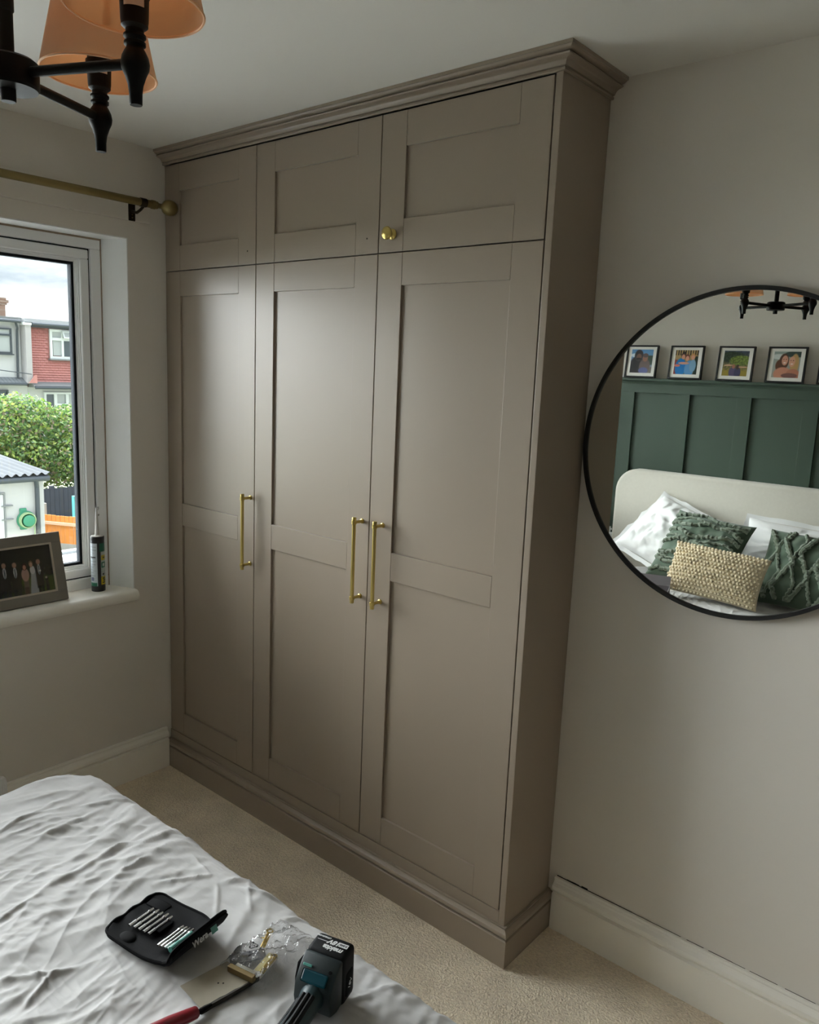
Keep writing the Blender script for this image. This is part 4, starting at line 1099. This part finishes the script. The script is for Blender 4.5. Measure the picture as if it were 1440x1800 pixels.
bag = thing('plastic_bag', 'crumpled clear plastic bag of brass fittings, between the pouch and the driver', 'bag', (1.64, -1.08, zi))
corner = [np.array(c) for c in ((1.596, -1.172), (1.703, -1.150), (1.690, -.990), (1.582, -.998))]
nb = 56
uu, vv = np.meshgrid(np.linspace(0, 1, nb), np.linspace(0, 1, nb), indexing='ij')
Pb = (corner[0]*(1-uu)[..., None]+corner[1]*uu[..., None])*(1-vv)[..., None]+(corner[3]*(1-uu)[..., None]+corner[2]*uu[..., None])*vv[..., None]
edge_f = np.minimum(np.minimum(uu, 1-uu), np.minimum(vv, 1-vv))
bump_ = np.clip(edge_f*9, 0, 1)
Zb = zi+.004+bump_*(.016*np.clip(1.3-vv*1.2, .25, 1))+bump_*(.010*vnoise(uu*5, vv*5, 70)+.007*ridge(uu, vv, .7, 3, 8, 71)+.005*ridge(uu, vv, 2.2, 4, 11, 72)+.004*ridge(uu, vv, 1.4, 6, 16, 73))
Zl = zi+.0005+0*Zb
jag = .006*vnoise(uu*9, vv*9, 74)*(1-bump_)
Vt = np.stack([Pb[..., 0]+jag, Pb[..., 1]+jag*.6, Zb], -1).reshape(-1, 3)
film = clear_mat('clear_film', (.95, .955, .96), .07, .09, wrinkle=(90, .5))
bm_ = np_mesh('film', Vt, grid_faces(nb, nb), film, bag)
ink = mat('black_ink', S(30, 30, 34), .6)
rc = MB(); c0 = Vector((1.618, -1.103, zi+.024)); rr_ = .0115
tri_p = [c0+Vector((rr_*math.cos(R(40)+k*2*PI/3), rr_*math.sin(R(40)+k*2*PI/3), 0)) for k in range(3)]
for k in range(3):
    a_, b_ = tri_p[k], tri_p[(k+1) % 3]
    rc.tube([a_.lerp(b_, .12), a_.lerp(b_, .8)], .0007, 5); rc.tube([a_.lerp(b_, .72), a_.lerp(b_, .94)], [.0022, .0002], 5)
rc.build('recycling_mark', ink, bag)['kind'] = 'stuff'
text('lettering', '04', .008, ink, bag, Matrix.Translation(-Vector(WM[bag.name].translation)) @ Matrix.Translation(c0) @ Matrix.Rotation(R(35), 4, 'Z'))
text('lettering', 'PE-LD', .006, ink, bag, Matrix.Translation(-Vector(WM[bag.name].translation)) @ Matrix.Translation(c0+Vector((.004, -.019, 0))) @ Matrix.Rotation(R(35), 4, 'Z'))
# ------------------------------------------------------------------ outside: gardens and houses beyond the window
GZ = -2.7
struct(MB().box(-70, -.31, -40, 60, GZ-.2, GZ).build('ground', mat('garden_ground', S(120, 124, 104), .95, var=(.8, .35))))
render_w = mat('white_render', S(196, 198, 200), .85, bump=(8, .1, .01))
upvc_far = mat('white_window_frame', S(214, 220, 222), .5)
dark_far = mat('anthracite_trim', S(64, 72, 80), .5)
lead = mat('grey_felt_roof', S(128, 132, 134), .8, var=(2, .15))
glass_far = mat('dark_window_glass', S(74, 86, 92), .08, spec=.8)
blind_far = mat('pale_blind', S(170, 176, 178), .7)
tile_red = mat('red_hung_tile', S(192, 134, 130), .85, var=(3, .14))
tile_grey = mat('grey_roof_tile', S(112, 118, 122), .8, var=(3, .15))
FX = -30.0
def far_window(parent, y0, y1, z0, z1, frame_m, cells, fw_=.06):
    wdw = MB()
    wdw.box(FX, FX+.09, y0, y1, z0, z0+fw_).box(FX, FX+.09, y0, y1, z1-fw_, z1).box(FX, FX+.09, y0, y0+fw_, z0+fw_, z1-fw_).box(FX, FX+.09, y1-fw_, y1, z0+fw_, z1-fw_)
    wdw = wdw.build('window', frame_m, parent)
    for (a, b, c, d, m) in cells:
        MB().box(FX-.02, FX+.03, a, b, c, d).build('pane', m, wdw)
    return wdw
# white house on the left
ha = thing('white_house', 'white rendered house with a dark framed dormer window, at the left beyond the gardens', 'house', (FX, 10.8, GZ))
MB().box(FX-7, FX-.05, 9.0, 12.40, .585, 2.975).build('dormer_wall', render_w, ha)
MB().box(FX-7, FX, 8.9, 12.585, GZ, .58).build('wall', render_w, ha)
MB().box(FX-2.2, FX+.25, 8.9, 12.35, 2.98, 3.13).build('roof', lead, ha)
MB().tube([(FX+.30, 8.9, 3.0), (FX+.30, 12.28, 2.98)], .06, 8).build('gutter', dark_far, ha)
MB().tube([(FX+.28, 12.1, 2.96), (FX+.1, 12.24, 2.72), (FX+.06, 12.24, 2.6), (FX+.06, 12.2, .8)], .045, 8).build('downpipe', dark_far, ha)
rt_ = MB()
for k in range(26):
    y = 8.9+k*.14; rt_.prism([(FX-.05, .80), (FX+.36, .60), (FX+.36, .565), (FX-.05, .76)], 1, y, y+.13)
rt_.build('pent_tile', tile_grey, ha)['kind'] = 'stuff'
MB().tube([(FX+.40, 8.9, .54), (FX+.40, 12.40, .54)], .05, 8).build('gutter', dark_far, ha)
far_window(ha, 10.55, 12.02, 1.71, 2.70, dark_far, [(10.61, 11.3, 1.78, 2.40, blind_far), (11.42, 11.96, 1.78, 2.40, blind_far), (10.61, 11.96, 2.47, 2.64, blind_far)])
MB().box(FX-.02, FX+.1, 10.61, 11.96, 2.40, 2.47).box(FX-.02, FX+.1, 11.30, 11.42, 1.78, 2.40).build('mullion', dark_far, ha)
MB().box(FX-.02, FX+.12, 10.5, 12.07, 1.66, 1.71).build('window_sill', dark_far, ha)
far_window(ha, 10.4, 11.80, -1.0, .30, dark_far, [(10.46, 11.1, -.94, .24, glass_far), (11.16, 11.74, -.94, .24, glass_far)])
MB().box(FX-.4, FX+.42, 12.41, 12.63, .585, 2.915).build('party_wall', mat('grey_render', S(176, 174, 176), .85, var=(2, .06)), ha)
MB().box(FX+.02, FX+.48, 12.36, 12.635, 2.86, 2.955).build('coping', upvc_far, ha)
# red tile hung house
hb = thing('tile_hung_house', 'house with a red tile hung upper floor and a white window, beyond the hedge', 'house', (FX, 14.8, GZ))
MB().box(FX-7, FX-.06, 12.64, 18, .4, 2.95).build('dormer_wall', tile_red, hb)
tl = MB(); rows = 22; th = (2.80-.64)/rows
for r_ in range(rows):
    z0 = .64+r_*th
    for k in range(33):
        y0 = 12.66+k*.165+(.08 if r_ % 2 else 0); y1 = y0+.158
        if z0 > 1.47 and y1 > 13.5 and y0 < 14.66: continue
        tl.prism([(FX-.06, z0), (FX+.020+random.uniform(0, .008), z0), (FX+.020, z0+.015), (FX-.045, z0+th), (FX-.06, z0+th)], 1, y0, y1)
tl.build('hung_tile', tile_red, hb)['kind'] = 'stuff'
MB().prism([(FX-2.2, 3.17), (FX+.30, 3.12), (FX+.36, 2.99), (FX+.30, 2.96), (FX-2.2, 2.96)], 1, 12.42, 18).build('roof', lead, hb)
MB().tube([(FX+.38, 12.7, 2.92), (FX+.38, 18, 2.92)], .065, 8).build('gutter', dark_far, hb)
MB().box(FX-.05, FX+.28, 12.7, 18, 2.80, 2.92).build('fascia', dark_far, hb)
MB().prism([(FX-.06, .66), (FX+.50, .50), (FX+.50, .42), (FX-.06, .42)], 1, 12.64, 18).build('bay_roof', lead, hb)
MB().tube([(FX+.54, 12.66, .42), (FX+.54, 18, .42)], .06, 8).build('gutter', dark_far, hb)
MB().box(FX-7, FX-.02, 12.60, 18, GZ, .42).build('wall', render_w, hb)
MB().prism([(12.42, .60), (12.66, .92), (12.74, .92), (12.74, .60)], 0, FX+.52, FX+.55).build('tile_fillet', tile_red, hb)
far_window(hb, 13.53, 14.64, 1.59, 2.78, upvc_far, [(13.66, 14.00, 2.44, 2.69, blind_far), (13.68, 14.01, 1.72, 2.33, blind_far), (14.11, 14.56, 1.70, 2.33, glass_far), (14.05, 14.56, 2.44, 2.69, glass_far)], .10)
MB().box(FX-.02, FX+.10, 13.63, 14.54, 2.33, 2.44).box(FX-.02, FX+.10, 14.01, 14.10, 1.69, 2.33).box(FX-.02, FX+.10, 14.00, 14.06, 2.44, 2.68).build('mullion', upvc_far, hb)
vt = MB(); Mv = Matrix.Translation((FX+.12, 0, 2.72)) @ Matrix.Rotation(R(-28), 4, 'Y')
vt.box(-.02, .03, 14.02, 14.52, -.06, 0, M=Mv).box(-.02, .03, 14.02, 14.52, -.34, -.28, M=Mv).box(-.02, .03, 14.02, 14.08, -.28, -.06, M=Mv).box(-.02, .03, 14.46, 14.52, -.28, -.06, M=Mv)
vt = vt.build('vent_window', upvc_far, hb)
MB().box(-.005, .01, 14.08, 14.46, -.28, -.06, M=Mv).build('pane', blind_far, vt)
MB().box(FX-.02, FX+.16, 13.48, 14.70, 1.53, 1.59).build('window_sill', lead, hb)
far_window(hb, 13.22, 15.0, -1.2, .22, upvc_far, [(13.30, 13.62, -1.1, .14, glass_far), (13.76, 14.10, -.25, .12, blind_far), (13.72, 14.14, -1.1, -.3, glass_far), (14.24, 14.9, -1.1, .14, blind_far)], .08)
MB().box(FX-.02, FX+.10, 13.62, 13.74, -1.12, .14).box(FX-.02, FX+.10, 14.12, 14.24, -1.12, .14).box(FX-.02, FX+.10, 13.74, 14.12, -.31, -.24).build('mullion', upvc_far, hb)
# chimney
def brick_mat(name, c1, c2, mort, s_):
    m = bpy.data.materials.new(name); m.use_nodes = True; t = m.node_tree; b = t.nodes['Principled BSDF']; b.inputs['Roughness'].default_value = .9
    co = N(t, 'ShaderNodeTexCoord'); mp_ = N(t, 'ShaderNodeMapping'); mp_.inputs['Rotation'].default_value = (R(90), 0, R(90))
    bt_ = N(t, 'ShaderNodeTexBrick'); bt_.inputs['Scale'].default_value = s_
    for k, c in (('Color1', c1), ('Color2', c2), ('Mortar', mort)): bt_.inputs[k].default_value = (*c, 1)
    t.links.new(co.outputs['Object'], mp_.inputs[0]); t.links.new(mp_.outputs[0], bt_.inputs['Vector']); t.links.new(bt_.outputs['Color'], b.inputs['Base Color'])
    return m
chb = brick_mat('chimney_brick', S(128, 104, 90), S(146, 120, 104), S(150, 142, 132), 2.2)
chm = MB().box(-31.9, -31.0, 11.22, 12.28, 2.2, 3.64).build('chimney', chb, ha)
MB().box(-31.95, -30.95, 11.17, 12.33, 3.64, 3.72).box(-32.0, -30.9, 11.12, 12.38, 3.72, 3.83).box(-31.94, -30.96, 11.19, 12.31, 3.83, 3.92).build('corbel', chb, chm)
MB().lathe([(.15, 3.92), (.12, 4.28), (.14, 4.30), (.14, 4.36), (.10, 4.36)], 16, Matrix.Translation((-31.4, 11.55, 0)), cap=False).build('chimney_pot', mat('clay_pot', S(150, 100, 78), .8), chm, smooth=True)
tag(MB().tube([(FX+.6, 8, 1.28), (FX+.6, 10.5, 1.16), (FX+.6, 12.5, .95)], .018, 5).build('overhead_cable', dark_far), 'thin dark cable sagging across the front of the white house', 'cable')

# garage
GX = -12.0
ga = thing('garage', 'white garage with a grey corrugated roof, in the garden below the window', 'garage', (GX, 3.2, GZ))
MB().box(GX-5, GX, .5, 4.79, GZ, -.58).build('wall', mat('white_masonry_paint', S(186, 187, 188), .85, var=(1.2, .06), bump=(10, .15, .01)), ga)
Yc = np.linspace(.3, 4.90, 260); Xc = np.array([GX+.16, GX-.6, GX-2.2, GX-5.2])
Zr = np.array([-.485, -.445, -.355, -.60])
XX, YY = np.meshgrid(Xc, Yc, indexing='ij')
ZZ = np.repeat(Zr[:, None], len(Yc), 1)+.024*np.sin(YY*2*PI/.155)
Vr = np.concatenate([np.stack([XX, YY, ZZ], -1).reshape(-1, 3), np.stack([XX, YY, ZZ-.012], -1).reshape(-1, 3)])
f_ = grid_faces(4, 260); np_mesh('corrugated_roof', Vr, np.concatenate([f_, f_[:, ::-1]+4*260]).tolist(), mat('pale_corrugated_sheet', S(82, 85, 88), .9, var=(1.5, .12), spec=.03), ga)
MB().box(GX+.02, GX+.06, .3, 4.86, -.63, -.51).build('fascia', lead, ga)
MB().tube([(GX+.12, .3, -.56), (GX+.12, 4.84, -.575)], .055, 10).build('gutter', dark_far, ga)
MB().tube([(GX+.12, 4.60, -.58), (GX+.06, 4.64, -.75), (GX+.05, 4.64, -2.68)], .042, 10).build('downpipe', dark_far, ga)
MB().box(GX-.02, GX+.03, 3.25, 4.04, GZ, -.84, .004).build('door', render_w, ga)
MB().box(GX, GX+.035, 4.045, 4.075, GZ, -.80).box(GX, GX+.035, 3.2, 4.045, -.83, -.80).build('door_frame', lead, ga)
for zz in (-1.05, -1.30): MB().box(GX, GX+.05, 4.0, 4.20, zz-.01, zz+.01).build('hinge', lead, ga)
hr = thing('hose_reel', 'green garden hose reel mounted on the white garage wall', 'hose reel', (GX, 4.47, -1.34))
green_pl = mat('green_plastic', S(58, 138, 108), .5); green_h = mat('pale_green_hose', S(150, 176, 132), .5)
Mh = Matrix.Translation((GX, 4.42, -1.34)) @ Matrix.Rotation(R(90), 4, 'Y')
MB().box(GX+.002, GX+.05, 4.32, 4.44, -1.52, -1.12, .01).build('bracket', green_pl, hr)
MB().lathe([(.0, .04), (.17, .04), (.17, .06), (.10, .065), (.10, .16), (.105, .165), (.105, .185), (.05, .20), (.0, .20)], 24, Mh, cap=False).build('drum', green_pl, hr, smooth=True)
for k in range(4):
    MB().tube([(GX+.08+.022*k, 4.42+.135*math.cos(2*PI*i/28), -1.34+.135*math.sin(2*PI*i/28)) for i in range(28)], .013, 6, closed=True).build('hose', green_h, hr, smooth=True)
MB().tube([(GX+.1, 4.55, -1.46), (GX+.08, 4.56, -1.60), (GX+.05, 4.53, -1.72), (GX+.04, 4.50, -2.1)], .012, 6).build('hose_tail', green_h, hr, smooth=True)

# orange fence
orange = mat('orange_stained_timber', S(196, 124, 54), .75, var=(6, .18)); rail_m = mat('pale_rail_timber', S(196, 160, 132), .8); post_m = mat('grey_concrete_post', S(150, 148, 144), .9)
def board_fence(label, p0, p1, ztop, n, rails):
    f_ = thing('timber_fence', label, 'fence', (*p0, GZ))
    a = Vector((*p0, 0)); b = Vector((*p1, 0)); d = b-a; l = d.length; Mf = Matrix.Translation(a) @ Matrix.Rotation(math.atan2(d.y, d.x), 4, 'Z')
    wd_ = l/n; me = None
    for k in range(n):
        o = MB().box(k*wd_+.006, (k+1)*wd_-.006, -.008+random.uniform(-.002, .002), .010, GZ+.12, ztop+random.uniform(-.008, .008), .002, 1, M=Mf).build('board', orange, f_)
    for z in rails: MB().box(-.02, l, -.045, -.010, z-.035, z+.035, .003, 1, M=Mf).build('rail', rail_m, f_)
    MB().box(0, l, -.012, .012, GZ, GZ+.14, M=Mf).build('gravel_board', post_m, f_)
    return f_
board_fence('low orange stained board fence with a pale rail, right of the garage', (-15.22, 6.23), (-12.6, 7.60), -1.92, 26, (-2.10,))
board_fence('short return of orange boards tucked behind the garage corner', (-15.95, 5.60), (-15.27, 6.20), -1.90, 8, (-2.15,))
for x, y, zt, lb in ((-15.75, 6.02, -1.62, 'slim grey post nearest the garage corner, behind the short return of orange boards'), (-15.9, 6.40, -1.55, 'tall slim grey post behind the orange fence, second from the garage corner'), (-15.42, 6.36, -1.70, 'short grey post where the two orange fences meet')):
    tag(MB().box(x-.04, x+.04, y-.04, y+.04, GZ, zt, .006).build('fence_post', post_m), lb, 'post', 'grey posts behind the orange fence')
tag(MB().box(-16.06, -15.94, 7.34, 7.44, GZ, -1.70, .01).build('water_post', mat('teal_painted_post', S(70, 158, 158), .5)), 'teal painted post in front of the dark fence', 'post')
df = thing('dark_fence', 'dark blue grey close boarded fence in the shade under the hedge', 'fence', (-17.5, 8, GZ))
dk = mat('dark_stained_timber', S(56, 62, 74), .85, var=(4, .2)); m_ = MB()
for k in range(60):
    y = 5.2+k*.12; m_.box(-17.52+random.uniform(-.004, .004), -17.49, y, y+.112, GZ, -1.72+random.uniform(-.01, .01))
m_.build('board', dk, df)['kind'] = 'stuff'
for k in range(4): MB().box(-17.6, -17.5, 5.5+k*2, 5.6+k*2, GZ, -1.66).build('post', dk, df)

# tall hedge / tree mass
def leaf_mat(name):
    m = mat(name, S(112, 140, 52), .6); t = m.node_tree; b = t.nodes['Principled BSDF']
    at_ = N(t, 'ShaderNodeVertexColor'); at_.layer_name = 'leaf'
    t.links.new(at_.outputs['Color'], b.inputs['Base Color'])
    tr = N(t, 'ShaderNodeBsdfTranslucent'); t.links.new(at_.outputs['Color'], tr.inputs['Color'])
    ms = N(t, 'ShaderNodeMixShader'); ms.inputs[0].default_value = .4
    t.links.new(b.outputs[0], ms.inputs[1]); t.links.new(tr.outputs[0], ms.inputs[2]); t.links.new(ms.outputs[0], t.nodes['Material Output'].inputs[0])
    return m
hd_ = thing('leafy_tree', 'broad bushy green tree filling the view between the garage and the houses', 'tree', (-19.5, 8, GZ))
for (x, y, lean_) in ((-19.6, 6.6, .2), (-19.8, 8.2, -.1), (-19.4, 9.6, .15)):
    MB().tube([(x, y, GZ), (x+.05, y+lean_*.4, -1.8), (x, y+lean_, -.8), (x+.1, y+lean_*1.5, -.1)], [.12, .10, .07, .03], 9).build('trunk', mat('tree_bark', S(76, 66, 54), .9), hd_, smooth=True)
rs = np.random.RandomState(12)
clumps = [(-19.6, 5.4, -.4, 1.2, 1.3, 1.0), (-19.4, 6.8, -.5, 1.2, 1.2, 1.0), (-19.5, 7.7, -.45, 1.2, 1.1, 1.02), (-19.4, 8.8, -.75, 1.2, 1.2, 1.0), (-19.2, 9.9, -.9, 1.2, 1.1, 1.0), (-18.6, 7.2, -1.15, .9, 1.0, .75), (-18.5, 8.5, -1.2, .9, 1.0, .7), (-18.7, 6.2, -1.0, .9, .9, .8), (-18.6, 9.5, -1.35, .8, .8, .6), (-19.8, 6.1, .0, .6, .5, .5), (-19.8, 7.35, .12, .5, .5, .45), (-19.7, 8.1, .05, .5, .5, .4), (-19.7, 9.1, -.1, .5, .5, .4)]
pts, nrm, tone = [], [], []
for (x, y, z, rx, ry, rz) in clumps:
    n_ = int(2600*rx*ry*rz)+300
    d_ = rs.normal(size=(n_, 3)); d_ /= np.linalg.norm(d_, axis=1)[:, None]
    r_ = (.72+.36*rs.rand(n_, 1)**.7)*(1+.16*np.array([noise.noise(Vector(q*2.5+np.array([x, y, z]))) for q in d_]))[:, None]
    pts.append(np.array([x, y, z])+d_*r_*np.array([rx, ry, rz])); nrm.append(d_+.7*rs.normal(size=d_.shape)); tone.append(rs.rand(n_))
pts = np.concatenate(pts); nrm = np.concatenate(nrm); tone = np.concatenate(tone)
nrm /= np.linalg.norm(nrm, axis=1)[:, None]
a_ = np.cross(nrm, rs.normal(size=nrm.shape)); a_ /= np.linalg.norm(a_, axis=1)[:, None]; b_ = np.cross(nrm, a_)
sz_ = (.042+.035*rs.rand(len(pts)))[:, None]
V = np.stack([pts-a_*sz_, pts-b_*sz_*.55, pts+a_*sz_, pts+b_*sz_*.55], 1).reshape(-1, 3)
F = np.arange(len(V)).reshape(-1, 4)
fol = np_mesh('foliage', V, F.tolist(), leaf_mat('green_leaf'), hd_, smooth=False); fol['kind'] = 'stuff'
pal = np.array([S(118, 144, 66), S(84, 116, 58), S(62, 94, 54), S(140, 154, 76), S(116, 106, 86)])
pick = np.array([0, 0, 1, 1, 1, 2, 2, 3, 4])[(tone*9).astype(int).clip(0, 8)]
colr = np.repeat(np.concatenate([pal[pick], np.ones((len(pick), 1))], 1), 4, 0)
at = fol.data.color_attributes.new('leaf', 'FLOAT_COLOR', 'POINT'); at.data.foreach_set('color', colr.ravel())

# flat roof of the extension just below the window
er = thing('extension_roof', 'white flat roof of the extension just below the window', 'roof', (-2.6, 1.0, -.4))
roof_w = mat('white_roof_coating', S(196, 199, 200), .6, var=(2, .04))
for k in range(6):
    MB().box(-4.90+k*.76, -4.90+(k+1)*.76-.012, -4, 3.2, -.42, -.30, .006, 1).build('roof_panel', roof_w, er)
for k in range(5):
    MB().box(-4.90+(k+1)*.76-.025, -4.90+(k+1)*.76+.013, -4, 3.2, -.30, -.275, .004, 1).build('seam_rib', roof_w, er)
MB().box(-4.98, -4.90, -4, 3.2, -.50, -.27, .006, 1).build('kerb', lead, er)
MB().box(-4.9, -.34, -4, 3.2, GZ, -.42).build('wall', render_w, er)
